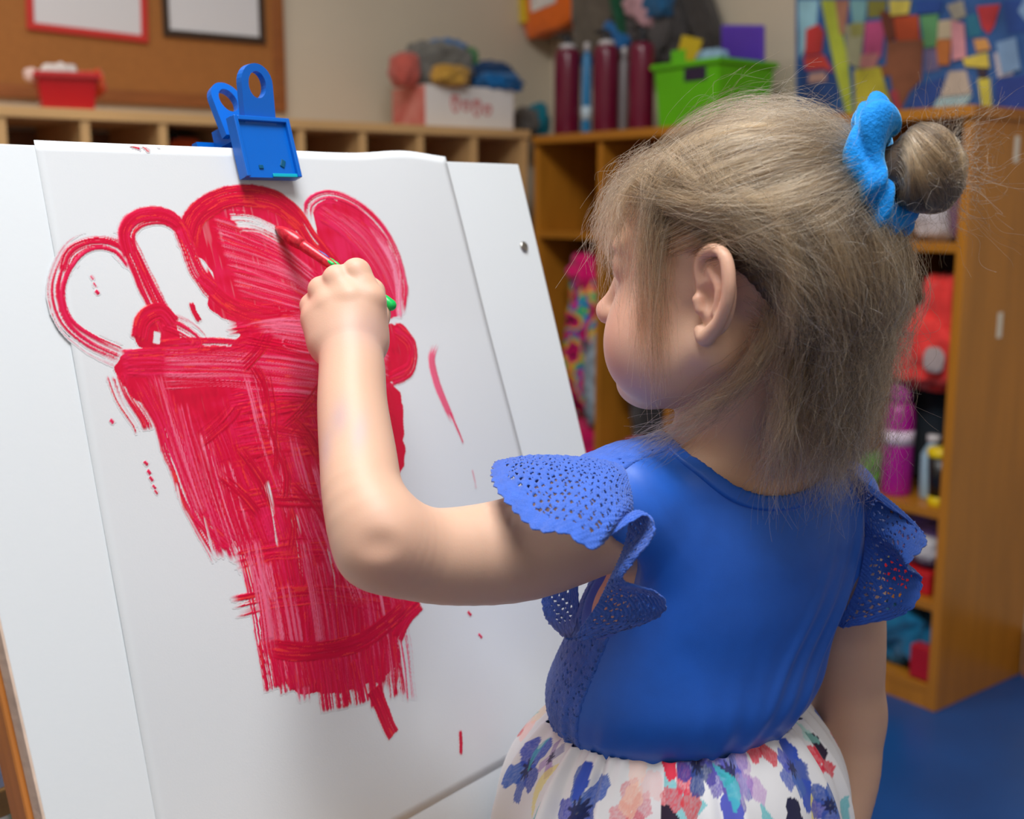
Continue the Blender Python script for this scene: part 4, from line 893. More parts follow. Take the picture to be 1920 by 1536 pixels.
def torso_ops():
    o = Ops(); o.add(torso_fn, stc.min(0) - 0.13, stc.max(0) + 0.13, 0.02)
    o.chain([NECK + np.array([0, 0, -0.012]), Py(1255, 893, 0.802), SL + np.array([0.018, 0.01, 0.004])], [0.036, 0.027, 0.035], 0.03)
    o.chain([NECK + np.array([0, 0, -0.012]), Py(1500, 905, 0.865), SR + np.array([-0.012, 0, 0.0])], [0.036, 0.027, 0.033], 0.03)
    o.ell(Py(1330, 1010, 0.79), (0.045, 0.02, 0.05), TM, 0.03)      # shoulder blades
    o.ell(Py(1490, 1010, 0.83), (0.045, 0.02, 0.05), TM, 0.03)
    return o
body = torso_ops()
# neck and head
body.chain([hd(-0.022, 0, -0.02), Py(1366, 800, 0.815), NECK], [0.037, 0.037, 0.043], 0.022)
body.ell(hd(-0.004, 0, 0.036), (0.083, 0.066, 0.072), HM, 0.02)
body.ell(hd(0.028, 0, -0.010), (0.056, 0.054, 0.064), HM, 0.02)
for s in (1, -1):
    body.ell(hd(0.047, 0.035 * s, -0.026), (0.032, 0.030, 0.032), HM, 0.016)
    body.ell(hd(0.044, 0.034 * s, -0.044), (0.031, 0.027, 0.027), HM, 0.016)
    body.cap(hd(0.0, 0.046 * s, -0.030), hd(0.056, 0.016 * s, -0.064), 0.019, 0.015, 0.015)
    body.ell(hd(0.068, 0.024 * s, 0.034), (0.010, 0.020, 0.006), HM, 0.014)     # brow
    body.ell(hd(0.088, 0.031 * s, 0.020), (0.013, 0.015, 0.010), HM, 0.012, True)   # eye socket
    body.ell(hd(0.0655, 0.030 * s, 0.020), (0.0128, 0.0138, 0.0128), HM, 0.004)      # lids
    body.ell(hd(0.083, 0.0305 * s, 0.019), (0.012, 0.0115, 0.0042), HM, 0.0015, True)  # opening between the lids
    body.cap(hd(0.092, 0.0060 * s, -0.0175), hd(0.086, 0.0085 * s, -0.017), 0.0044, 0.005, 0.005)  # nostril wings
body.ell(hd(0.068, 0, -0.064), (0.017, 0.020, 0.016), HM, 0.014)
body.chain([hd(0.079, 0, 0.018), hd(0.089, 0, -0.002), hd(0.0955, 0, -0.0125)], [0.005, 0.0056, 0.0072], 0.012)
for s in (1, -1): body.cap(hd(0.0940, 0.0042 * s, -0.0225), hd(0.0925, 0.0045 * s, -0.018), 0.0016, 0.0018, 0.002, True)
body.cap(hd(0.083, 0.012, -0.0365), hd(0.083, -0.012, -0.0365), 0.0048, 0.0048, 0.007)
body.cap(hd(0.081, 0.010, -0.0455), hd(0.081, -0.010, -0.0455), 0.0052, 0.0052, 0.007)
body.cap(hd(0.090, 0.016, -0.0412), hd(0.090, -0.016, -0.0412), 0.0012, 0.0012, 0.003, True)
# ears
for s in (1, -1):
    o20 = math.radians(24); eb = -HF_ * math.cos(o20) + s * HL_ * math.sin(o20); en = s * HL_ * math.cos(o20) + HF_ * math.sin(o20)
    ec = hd(-0.002, 0.0640 * s, 0.003)
    if s == 1: EARC, EARB = ec, eb
    ear = lambda b_, u_, n_=0.0: ec + eb * b_ + ZV * u_ + en * n_
    EMx = np.stack([eb, ZV, en])
    body.ell(ear(0.008, 0.003, 0.001), (0.0155, 0.026, 0.0052), EMx, 0.006)
    hx = [(-0.003, 0.006, 0.003), (-0.005, 0.018, 0.004), (-0.001, 0.0275, 0.005), (0.009, 0.031, 0.006), (0.019, 0.026, 0.007), (0.0235, 0.013, 0.008), (0.0225, 0.000, 0.008), (0.017, -0.011, 0.007), (0.010, -0.019, 0.006), (0.002, -0.0245, 0.004), (-0.003, -0.021, 0.003)]
    body.chain([ear(*h_) for h_ in hx], [0.0032, 0.0036, 0.004, 0.0043, 0.0045, 0.0044, 0.0042, 0.0042, 0.0048, 0.0058, 0.0045], 0.0022)
    body.ell(ear(0.0125, 0.015, 0.0088), (0.0058, 0.0125, 0.0042), EMx, 0.003, True)         # scapha hollow
    body.ell(ear(0.0035, 0.000, 0.0085), (0.0085, 0.0095, 0.0072), EMx, 0.003, True)        # concha
    body.chain([ear(0.005, 0.018, 0.004), ear(0.0135, 0.006, 0.0055), ear(0.011, -0.008, 0.005)], [0.0022, 0.0026, 0.0026], 0.003)  # antihelix
    body.cap(ear(-0.0045, -0.001, 0.005), ear(-0.003, -0.007, 0.005), 0.0036, 0.003, 0.004)     # tragus
# painting arm and its hand
body.chain([SL, Py(985, 1026, 0.756), Py(860, 1043, 0.732), Py(770, 1036, 0.715), ELL], [0.0375, 0.0355, 0.0318, 0.0293, 0.0262], 0.012)
body.chain([ELL, P(684, 945, 0.738), P(671, 850, 0.765), P(661, 760, 0.788), WRL, P(655, 650, 0.816)], [0.0262, 0.0258, 0.0250, 0.0235, 0.0226, 0.0215], 0.020)
body.ell(Py(698, 1040, 0.698), (0.0165, 0.016, 0.0165), np.eye(3), 0.014)
body.ell(Py(712, 1024, 0.6665), (0.010, 0.006, 0.005), np.eye(3), 0.012, True)
cz_ = lambda x, y, d: P(x, y, d)
body.ell(cz_(650, 626, 0.826), (0.0250, 0.0195, 0.025), np.eye(3), 0.012)

body.cap(cz_(612, 640, 0.822), cz_(607, 602, 0.83), 0.0125, 0.0135, 0.010)     # heel of the little finger side
body.cap(cz_(690, 640, 0.828), cz_(690, 588, 0.832), 0.0138, 0.0132, 0.010)
fing = {'index': [(692, 562, .824), (668, 512, .829), (650, 524, .853), (664, 548, .860)], 'middle': [(654, 562, .820), (632, 524, .827), (622, 538, .850), (636, 564, .858)],
        'ring': [(620, 574, .822), (603, 544, .831), (601, 560, .852), (616, 584, .856)], 'pinky': [(596, 596, .829), (586, 574, .837), (590, 590, .853), (604, 606, .855)]}
frad = {'index': (.0112, .0100, .0090, .0080), 'middle': (.0114, .0098, .0088, .0078), 'ring': (.0110, .0092, .0084, .0074), 'pinky': (.0108, .0086, .0078, .007)}
for n_ in fing:
    q_ = [cz_(*c_) for c_ in fing[n_]]; r_ = frad[n_]
    body.cap(P(655, 655, 0.815) * 0.75 + q_[0] * 0.25, q_[0], 0.0135, r_[0], 0.008)
    body.cap(q_[0], q_[1], r_[0], r_[1], 0.0028); body.cap(q_[1], q_[2], r_[1], r_[2], 0.003); body.cap(q_[2], q_[3], r_[2], r_[3], 0.003)
th_ = [cz_(690, 632, .838), cz_(702, 590, .854), cz_(696, 548, .870), cz_(674, 522, .877)]
body.cap(th_[0], th_[1], .0135, .0112, .006); body.cap(th_[1], th_[2], .0112, .0098, .003); body.cap(th_[2], th_[3], .0098, .0082, .003)
# arm hanging at her far side, with its hand
body.chain([SR, Py(1580, 1080, 0.888), Py(1590, 1210, 0.892), ELR], [0.0325, 0.0315, 0.0295, 0.0265], 0.014)
body.chain([ELR, Py(1590, 1440, 0.885), Py(1576, 1530, 0.872), WRR], [0.0268, 0.0258, 0.0225, 0.0185], 0.014)
hr = (WRR - ELR) / np.linalg.norm(WRR - ELR); hs_ = np.cross(hr, TL_); hs_ /= np.linalg.norm(hs_); hs_ = -hs_ if hs_ @ TF_ < 0 else hs_; hn_ = np.cross(hr, hs_)
HP = WRR + hr * 0.04
body.ell(HP, (0.034, 0.024, 0.0135), np.stack([hr, hs_, hn_]), 0.01)
for j, (o_, ln) in enumerate(((0.017, 0.9), (0.006, 1.0), (-0.006, 0.95), (-0.017, 0.75))):
    a0 = HP + hr * 0.024 + hs_ * o_; inw = TL_ * 0.010
    a1 = a0 + hr * 0.022 * ln + inw * 0.3; a2 = a1 + hr * 0.014 * ln + inw; a3 = a2 + hr * 0.009 * ln + inw * 1.2
    body.chain([a0, a1, a2, a3], [0.0082, 0.0074, 0.0066, 0.0058], 0.002)
body.chain([WRR + hr * 0.014 + hs_ * 0.012, HP + hs_ * 0.031 - hr * 0.002, HP + hs_ * 0.034 + hr * 0.020, HP + hs_ * 0.028 + hr * 0.034], [0.011, 0.009, 0.0078, 0.0066], 0.004)
# legs
HIP = np.array([*(np.array(tor_at(0.50))[:2]), 0.0])
FEET = []
for s in (1, -1):
    h_ = HIP + TL_ * 0.048 * s + ZV * 0.47; kn = HIP + TL_ * 0.052 * s + ZV * 0.27 + TF_ * 0.012; an = HIP + TL_ * 0.055 * s + ZV * 0.06 - TF_ * 0.005
    body.chain([h_, (h_ + kn) / 2 + TF_ * 0.004, kn], [0.062, 0.050, 0.038], 0.03); body.chain([kn, kn * 0.62 + an * 0.38 - TF_ * 0.008, an], [0.038, 0.036, 0.024], 0.02)
    body.chain([an, HIP + TL_ * 0.057 * s + ZV * 0.030 + TF_ * 0.03, HIP + TL_ * 0.060 * s + ZV * 0.022 + TF_ * 0.085], [0.026, 0.024, 0.018], 0.02)
    FEET.append(s)
GIRL = empty('person', HIP, 0, 'small girl in a blue dress painting at the easel with a brush', 'person')
def gchild(o):
    o.parent = GIRL; o.matrix_parent_inverse = Matrix.Translation(-Vector(HIP)); return o
bfn = lambda p: field(p, body)
# parts in frame fine, the legs under the skirt coarser through the same solid
V_, Q_ = surface(bfn, np.array([-0.16, 0.62, 0.0]), np.array([0.36, 1.02, 1.16]), 0.0015)
def skin_colour(V):
    base = np.array([0.66, 0.415, 0.295]); c = np.repeat(base[None], len(V), 0)
    def spot(ctr, r, col, amt):
        w = amt * np.exp(-(((V - ctr) / r) ** 2).sum(1))[:, None]; return c * (1 - w) + np.array(col) * w
    red = (0.66, 0.30, 0.235)
    for s in (1, -1):
        c = spot(hd(0.055, 0.045 * s, -0.02), 0.028, red, 0.55); c = spot(hd(-0.012, 0.07 * s, 0.012), 0.022, (0.70, 0.32, 0.235), 0.5)
    c = spot(hd(0.098, 0, -0.014), 0.013, red, 0.6); c = spot(hd(0.090, 0, -0.041), np.array([0.012, 0.016, 0.008]), (0.6, 0.22, 0.2), 0.75)
    c = spot(ELL + np.array([0, -0.02, -0.01]), 0.03, red, 0.25)
    for n_ in fing:
        c = spot(cz_(*fing[n_][0]), 0.009, red, 0.22); c = spot(cz_(*fing[n_][1]), 0.009, red, 0.2)
    c = spot(P(690, 620, 0.805), np.array([0.022, 0.02, 0.014]), (0.52, 0.34, 0.34), 0.4)       # smudge of old violet paint
    for q, r, a in (((640, 780, 0.76), (0.006, 0.03, 0.010), 0.45), ((676, 812, 0.75), (0.005, 0.03, 0.011), 0.4), ((612, 840, 0.75), (0.005, 0.03, 0.012), 0.35)):
        c = spot(P(*q), np.array(r), (0.40, 0.32, 0.40), a)
    n = np.array([noise.noise(Vector(v) * 60) for v in V[::1]]) if len(V) < 1 else 0
    return c
skin = attr_mat('skin', 0.48, 0.35, sss=0.22, bump=0.12, bscale=900)
bo = npmesh('body', V_, Q_, skin); vcol(bo, skin_colour(V_)); gchild(bo)
# eyes
M_EYE = mat('eye white', (0.8, 0.78, 0.76), 0.15); M_IRIS = mat('blue grey iris', (0.12, 0.2, 0.28), 0.1); M_LASH = mat('lash', (0.09, 0.05, 0.03), 0.6)
for s in (1, -1):
    lathe_ = lathe('eyeball', [(0.0118 * math.sin(t), -0.0118 * math.cos(t)) for t in np.linspace(0.02, math.pi - 0.02, 16)], M_EYE, None, 24)
    lathe_.matrix_world = Matrix.Translation(Vector(hd(0.0655, 0.030 * s, 0.020)))
    gchild(lathe_)
    ir = lathe('iris', [(0.0001, 0.0122), (0.003, 0.0119), (0.0052, 0.0108), (0.0056, 0.0104)], M_IRIS, lathe_, 24); ir.matrix_local = Vector((0, 0, 1)).rotation_difference(Vector(HF_)).to_matrix().to_4x4()
    for up_ in (1, -1):
        ls = []
        for k in range(11):
            x_ = (k / 10 - 0.5) * 2; b0 = hd(0.0772 - 0.004 * x_ * x_, (0.0305 + 0.0105 * x_ * 1.0) * s, 0.019 + up_ * 0.0042 * math.sqrt(max(0, 1 - x_ * x_ * 0.85)))
            ln = 0.006 if up_ > 0 else 0.003
            ls.append((b0, b0 + HF_ * ln * 0.8 + HL_ * s * ln * 0.6 * x_ + ZV * (-0.001), b0 + HF_ * ln * 1.2 + HL_ * s * ln * x_ + ZV * ln * (0.35 * up_)))
        vs, fs = [], []
        for a0, a1, a2 in ls:
            k = len(vs)
            for q, r in ((a0, 0.00030), (a1, 0.00022), (a2, 0.00005)): vs += [q + np.array([r, 0, 0]), q + np.array([-r * 0.5, r * 0.8, 0]), q + np.array([-r * 0.5, -r * 0.8, 0])]
            for i in (0, 3):
                for j in range(3): fs.append((k + i + j, k + i + (j + 1) % 3, k + i + 3 + (j + 1) % 3, k + i + 3 + j))
        gchild(pymesh('eyelashes', vs, fs, M_LASH))
# finger nails of the painting hand
M_NAIL = mat('nail', (0.72, 0.48, 0.4), 0.25)
for n_, tip, prev in [(k, cz_(*v[3]), cz_(*v[2])) for k, v in fing.items()] + [('thumb', th_[3], th_[2])]:
    dr = (tip - prev) / np.linalg.norm(tip - prev); outv = FW - dr * (FW @ dr); outv /= np.linalg.norm(outv)
    if n_ == 'thumb': outv = outv
    sd = np.cross(dr, outv); c0 = tip + outv * (0.0078 if n_ != 'pinky' else 0.0066) + dr * 0.001; r = 0.0036
    vs = [c0 + sd * r * 1.0 * math.cos(t) + dr * r * 1.2 * math.sin(t) - outv * 0.0012 * abs(math.cos(t)) for t in np.linspace(0, 2 * math.pi, 14, endpoint=False)] + [c0 + outv * 0.0006]
    gchild(pymesh('fingernail', vs, [(i, (i + 1) % 14, 14) for i in range(14)], M_NAIL, None, True))

# ------------------------------------------------------------------ paintbrush in her left hand
TIP, END = onB(519, 427, 0.003), P(741, 578, 0.852)
dirb = (TIP - END); BLN = np.linalg.norm(dirb); dirb /= BLN
br_ = empty('paintbrush', TIP, 0, 'green handled paintbrush smeared with red paint in the girl’s hand', 'paintbrush')
def bpt(s): return END + dirb * s - TIP
M_GRN = plastic('green plastic handle', 10, 186, 84, rough=0.3); M_RPT = mat('wet red paint', (0.55, 0.005, 0.03), 0.3, 0.35, 300, col2=(0.72, 0.03, 0.05))
tube('handle', [bpt(s) for s in (0, 0.001, 0.003, 0.010, 0.020, 0.03, BLN * 0.64)], [0.0012, 0.0030, 0.0042, 0.0045, 0.0036, 0.0030, 0.0030], M_GRN, br_, 16)
fe = tube('ferrule', [bpt(s) for s in np.linspace(BLN * 0.50, BLN - 0.024, 12)], [0.0031, 0.0036, 0.0037, 0.0038, 0.0039, 0.0039, 0.0040, 0.0040, 0.0041, 0.0042, 0.0042, 0.0042], M_RPT, br_, 16)
sd1 = np.cross(dirb, ZV); sd1 /= np.linalg.norm(sd1); sd2 = np.cross(dirb, sd1)
if sd2 @ FW > 0: sd2 = -sd2
for k, (s0, s1, off) in enumerate(((0.47, 0.60, 0.4), (0.50, 0.57, -0.9))):
    ang = off; d_ = sd2 * math.cos(ang) + sd1 * math.sin(ang)
    tube('bare_streak', [bpt(s) + d_ * 0.0026 for s in np.linspace(BLN * s0, BLN * s1, 8)], [0.0006, 0.0014, 0.0017, 0.0016, 0.0017, 0.0014, 0.001, 0.0004], M_GRN, fe, 8)
tube('violet_smear', [bpt(s) + sd2 * 0.0032 for s in np.linspace(BLN - 0.05, BLN - 0.036, 6)], [0.0004, 0.0012, 0.0014, 0.0013, 0.001, 0.0003], plastic('violet paint', 74, 40, 130), fe, 8)
tube('bristles', [bpt(s) for s in np.linspace(BLN - 0.025, BLN + 0.001, 7)], [0.0042, 0.0050, 0.0054, 0.0052, 0.0046, 0.0034, 0.0012], M_RPT, br_, 16)
# ------------------------------------------------------------------ the dress
tops = torso_ops()
def arm_cap(pts, rs, o, n, off):
    c = Ops().chain(pts, rs, 0.01); f0 = c[0][0]
    tops.add(lambda p: np.maximum(f0(p), (p - o) @ n - off), c[0][1], c[0][2], 0.014)
dL = Py(985, 1026, 0.756) - SL; dL /= np.linalg.norm(dL); dR = ELR - SR; dR /= np.linalg.norm(dR)
arm_cap([SL - dL * 0.02, SL, Py(985, 1026, 0.756)], [0.0372, 0.0377, 0.0360], SL, dL, 0.004)
arm_cap([SR - dR * 0.01, SR, Py(1580, 1080, 0.888)], [0.0322, 0.0327, 0.0318], SR, dR, 0.022)
ZW = float(Py(1267, 1330, TY)[2])
NCUT = (Py(1392, 838, 0.822), np.array([0.066, 0.058, 0.046]))           # neckline: an egg taken out around the neck
ncut_m = np.stack([TL_ * math.cos(0.12) + ZV * math.sin(0.12), TF_, -TL_ * math.sin(0.12) + ZV * math.cos(0.12)])
def egg(p, c, r, M):
    q = (p - c) @ M.T; k0 = np.linalg.norm(q / r, axis=1); k1 = np.linalg.norm(q / r ** 2, axis=1) + 1e-9; return k0 * (k0 - 1) / k1
ACL = Py(1036, 1082, 0.772); ACR = SR + np.array([0.03, 0, -0.01])
def cuts(p):
    return np.minimum(egg(p, *NCUT, ncut_m), egg(p, ACL, np.array([0.048, 0.079, 0.052]), TM))
def folds(p):
    """bodice gathers above the waist seam, and long pulls over the right side of the back"""
    x, y, a, b = tor_at(p[:, 2]); l = (p[:, 0] - x) * TL_[0] + (p[:, 1] - y) * TL_[1]; f = (p[:, 0] - x) * TF_[0] + (p[:, 1] - y) * TF_[1]
    ang = np.arctan2(f / b, l / a); hgt_ = p[:, 2] - ZW
    g = np.exp(-np.clip(hgt_, 0, 1) / 0.026)
    w = 0.0011 * g * (np.sin(ang * 19 + 3 * np.sin(ang * 5)) + 0.45 * np.sin(ang * 37 + 4 * np.sin(ang * 3))) * (0.6 + 0.4 * np.sin(ang * 4 + 1))
    bul = 0.007 * np.exp(-((hgt_ - 0.026) / 0.026) ** 2) - 0.003 * np.exp(-(np.clip(hgt_, 0, 1) / 0.006) ** 2)
    s_ = l + 0.028 + 0.30 * hgt_                       # slanting pulls
    env = np.exp(-((hgt_ - 0.075) / 0.06) ** 2) * (f < 0)
    pull = 0.0034 * np.exp(-(s_ / 0.0085) ** 2) - 0.0020 * np.exp(-((s_ + 0.018) / 0.010) ** 2) + 0.0018 * np.exp(-((s_ - 0.022) / 0.007) ** 2) + 0.0015 * np.exp(-((s_ - 0.042) / 0.006) ** 2) + 0.0016 * np.exp(-((s_ + 0.034) / 0.007) ** 2)
    return w + bul + 1.7 * env * pull
def bodice_fn(p): return -smin(-np.maximum(field(p, tops) - 0.0042 - folds(p), ZW - 0.004 - p[:, 2]), cuts(p), 0.002)
lo_, hi_ = np.array([stc[:, 0].min() - 0.10, TY - 0.15, ZW - 0.012]), np.array([stc[:, 0].max() + 0.12, TY + 0.15, NECK[2] + 0.045])
Vb, Qb = surface(bodice_fn, lo_, hi_, 0.0018)
M_DRESS = mat('blue jersey', (0.008, 0.105, 0.54), 0.42, 0.05, 60, 0.05, 1500, sheen=0.12, spec=0.45)
bod = npmesh('dress_bodice', Vb, Qb, M_DRESS); gchild(bod); bod['label'] = 'smooth royal blue jersey bodice'
# neckband and the piping seam below it
def band_fn(p):
    e = egg(p, *NCUT, ncut_m); return np.maximum(np.maximum(field(p, tops) - 0.0058, e - 0.0085), -e)
def seam_fn(p):
    e = egg(p, *NCUT, ncut_m); return np.maximum(np.maximum(field(p, tops) - 0.0052, e - 0.0118), 0.0106 - e)
nlo, nhi = NCUT[0] - 0.09, NCUT[0] + np.array([0.09, 0.09, 0.05])
Vn, Qn = surface(band_fn, nlo, nhi, 0.0015); gchild(npmesh('neckband', Vn, Qn, M_DRESS))
# lace side panel: the same surface a touch prouder between seam and front, with its relief
M_LACE = mat('blue lace', (0.018, 0.11, 0.56), 0.65, 0.10, 120, 0.5, 1400, sheen=0.3)
def side_fn(p):
    x, y, a, b = tor_at(p[:, 2]); l = (p[:, 0] - x) * TL_[0] + (p[:, 1] - y) * TL_[1]; f = (p[:, 0] - x) * TF_[0] + (p[:, 1] - y) * TF_[1]
    rel = 0.0006 * np.sin(p[:, 2] * 1400 + 2 * np.sin(f * 700)) * np.sin(f * 900 + np.sin(p[:, 2] * 500) * 2)
    d = field(p, tops) - 0.0052 - folds(p) - rel
    return np.maximum(np.maximum(np.maximum(d, -d - 0.003), ZW - 0.004 - p[:, 2]), np.maximum(-(f + 0.012), 0.001 - cuts(p)))
Vs, Qs = surface(side_fn, lo_, hi_, 0.0018); so = npmesh('lace_front', Vs, Qs, M_LACE); gchild(so); so['label'] = 'blue lace side and front of the bodice'

# ------------------------------------------------------------------ skirt: gathered on the waist seam, printed with loose flowers
NU, NV = 760, 210
uu = np.linspace(0, 2 * math.pi, NU, endpoint=False); vv = np.linspace(0, 1, NV)
wx, wy, wa, wb = tor_at(ZW); LENS = 0.27
ph = 2.2 * np.sin(uu * 3 + 1) + 1.3 * np.sin(uu * 7 + 2.0)
fold = np.sin(uu * 17 + ph) * 0.6 + np.sin(uu * 31 + 1.7 * ph) * 0.32; fold2 = np.sin(uu * 46 + 2 * ph)
U_, Vv = np.meshgrid(uu, vv)
flare = 0.004 + 0.090 * Vv ** 0.85 + 0.010 * np.sin(np.clip(Vv * 8, 0, math.pi)) 
amp = 0.0034 + 0.0120 * np.clip(Vv * 1.3, 0, 1)
rad = flare + amp * fold[None] + 0.0016 * np.exp(-Vv * 9) * fold2[None]
lx = (wa + rad) * np.cos(U_); fx = (wb + rad) * np.sin(U_)
zz = ZW + 0.002 - LENS * Vv + 0.006 * np.sin(np.clip(Vv * 9, 0, math.pi)) - 0.004 * fold[None] * Vv
TILT = 0.0                                              # the seam follows the bodice
X = wx + lx * TL_[0] + fx * TF_[0]; Y = wy + lx * TL_[1] + fx * TF_[1]
Vk = np.stack([X, Y, zz], -1).reshape(-1, 3)
ii_ = np.arange(NU * NV).reshape(NV, NU); Qk = np.stack([ii_[:-1], ii_[1:], np.roll(ii_, -1, 1)[1:], np.roll(ii_, -1, 1)[:-1]], -1).reshape(-1, 4)
arc = U_ * 0.155; ht = Vv * LENS                        # cloth coordinates in metres
kc = np.repeat(np.array([[0.80, 0.80, 0.83]]), NU * NV, 0).reshape(NV, NU, 3); r2 = np.random.default_rng(21)
def put_shape(mask, c, soft=1.0, tex=0.0):
    global kc
    m = np.clip(mask, 0, 1)[..., None] * soft
    if tex: m = m * (1 - tex * r2.random((NV, NU, 1)) * 0.6)
    kc = kc * (1 - m) + np.array(srgb(*c)) * m
TOT = 2 * math.pi * 0.155
def rel_(cu, cv):
    dx = (arc - cu + TOT / 2) % TOT - TOT / 2; return dx, ht - cv
def petal(cu, cv, ang, ln, wd, c, soft=1.0, tex=0.0):
    ln = ln * 0.85; wd = wd * 0.9
    dx, dy = rel_(cu, cv); a_ = dx * math.cos(ang) + dy * math.sin(ang); b_ = -dx * math.sin(ang) + dy * math.cos(ang)
    t = np.clip(a_ / ln, 0, 1); ln_ = ln; w = 0.85 * wd * np.sqrt(np.clip(np.sin(t * math.pi * 0.80 + 0.14), 0, 1)) * (1 + 0.12 * np.sin(a_ * 500 + cu * 70))
    put_shape(((a_ > 0) & (a_ < ln) & (np.abs(b_) < w)).astype(float), c, soft, tex)
def flower(cu, cv, n, ln, wd, c, centre=None, a0=0.0, soft=0.95, tex=0.3, spread=2 * math.pi):
    for k in range(n): petal(cu, cv, a0 + spread * k / n, ln * (0.85 + 0.3 * r2.random()), wd, tuple(min(255, max(0, v + int(r2.integers(-16, 17)))) for v in c), soft, tex)
    if centre:
        dx, dy = rel_(cu, cv); rr_ = np.hypot(dx, dy); an_ = np.arctan2(dy, dx); put_shape((rr_ < ln * (0.24 + 0.08 * np.sin(an_ * 9 + cu * 50))).astype(float), centre, 0.92, 0.2)
def leaf(cu, cv, ang, ln, wd, c, soft=0.7):
    dx, dy = rel_(cu, cv); a_ = dx * math.cos(ang) + dy * math.sin(ang); b_ = -dx * math.sin(ang) + dy * math.cos(ang); b_ = b_ + 0.25 * ln * np.sin(np.clip(a_ / ln, 0, 1) * math.pi)
    t = np.clip(a_ / ln, 0, 1); put_shape(((a_ > 0) & (a_ < ln) & (np.abs(b_) < wd * np.sin(t * math.pi) ** 0.8)).astype(float), c, soft, 0.2)
BLU, NAV, REDF, LIL, TEA, YEL, PCH = (52, 84, 190), (24, 26, 66), (226, 50, 78), (176, 150, 214), (60, 190, 200), (238, 222, 110), (248, 206, 190)
for k in range(70):
    cu, cv = r2.random() * TOT, r2.random() * LENS
    q = k % 7
    if q == 0: flower(cu, cv, 4, 0.026, 0.010, BLU, NAV, r2.random() * 6)
    elif q == 1: flower(cu, cv, 3, 0.026, 0.010, REDF, NAV if k % 2 else None, r2.random() * 6, 0.9, 0.5)
    elif q == 2: leaf(cu, cv, r2.random() * 6.28, 0.045, 0.009, TEA)
    elif q == 3: leaf(cu, cv, 1.2 + r2.random(), 0.05, 0.005, YEL)
    elif q == 4: flower(cu, cv, 4, 0.020, 0.009, LIL, None, r2.random() * 6, 0.7, 0.5)
    elif q == 5: flower(cu, cv, 3, 0.024, 0.012, PCH, None, r2.random() * 6, 0.6, 0.2)
    else: leaf(cu, cv, r2.random() * 6.28, 0.038, 0.007, (40, 170, 190), 0.9)
def pxcloth(px, py):
    """cloth coordinates of the skirt point seen at a photo pixel (nearest point of the near side)"""
    r = FW + RT * (px - CX) / F_PX - UPV * (py - CY) / F_PX; v = Vk - CAM; t = v @ r / (r @ r); dist = np.linalg.norm(v - t[:, None] * r, axis=1)
    sel = np.nonzero(dist < 0.0025)[0]
    if not len(sel): sel = [int(np.argmin(dist))]
    j = sel[int(np.argmin(t[sel]))] if len(sel) > 1 else sel[0]
    return arc.ravel()[j], ht.ravel()[j]
FL = [('w', 1250, 1470, 0.055)]
# clear the near side, then lay the flowers where the photograph shows them
ca, cb_ = pxcloth(960, 1500)[0], pxcloth(1600, 1500)[0]
mid_u = pxcloth(1290, 1480)[0]; dxm = (arc - mid_u + TOT / 2) % TOT - TOT / 2
kc[(np.abs(dxm) < 0.235) & (ht < 0.105)] = (0.80, 0.80, 0.83)
def F(px, py, fn, *a, **k): cu, cv = pxcloth(px, py); fn(cu, cv, *a, **k)
DN = math.pi / 2
F(1245, 1440, leaf, 2.6, 0.045, 0.011, TEA, 0.75); F(1215, 1410, leaf, 2.5, 0.030, 0.008, (20, 160, 180), 0.9)
F(1085, 1530, flower, 5, 0.034, 0.010, BLU, NAV, 0.2); F(1072, 1500, petal, -DN, 0.03, 0.010, BLU)
F(985, 1440, flower, 5, 0.030, 0.011, BLU, NAV, 0.5); F(1028, 1420, flower, 4, 0.018, 0.006, LIL, NAV, 0.8)
F(1045, 1430, leaf, 1.3, 0.045, 0.005, YEL); F(1030, 1380, leaf, 1.5, 0.03, 0.005, TEA, 0.6); F(1010, 1330, leaf, 1.5, 0.03, 0.004, TEA, 0.5); F(1010, 1500, leaf, 1.9, 0.045, 0.005, TEA, 0.8)
F(1255, 1460, petal, -1.4, 0.020, 0.009, REDF); F(1285, 1490, flower, 3, 0.024, 0.011, REDF, None, 0.3, 0.9, 0.6); F(1240, 1510, petal, 2.0, 0.025, 0.010, (40, 24, 50)); F(1190, 1520, flower, 4, 0.022, 0.012, REDF, None, 0.3, 0.6, 0.7); F(1205, 1470, flower, 3, 0.024, 0.012, PCH, None, 1.0, 0.6, 0.3)
F(1310, 1428, flower, 5, 0.024, 0.010, (44, 62, 140), NAV, 0.1); F(1375, 1450, flower, 6, 0.030, 0.011, (80, 84, 180), NAV, 0.4, 0.9, 0.6); F(1405, 1460, flower, 3, 0.024, 0.010, LIL, None, 0.2, 0.7, 0.5); F(1360, 1490, petal, DN, 0.024, 0.011, (84, 92, 190))
F(1425, 1395, flower, 3, 0.020, 0.009, REDF, None, 0.2); F(1210, 1400, leaf, 1.5, 0.02, 0.004, YEL); F(1115, 1390, flower, 3, 0.014, 0.006, NAV, None, 0.5)
F(1468, 1380, petal, 1.35, 0.060, 0.012, BLU); F(1490, 1440, flower, 5, 0.022, 0.010, (70, 90, 186), NAV, 0.3); F(1490, 1495, petal, 1.3, 0.03, 0.012, NAV)
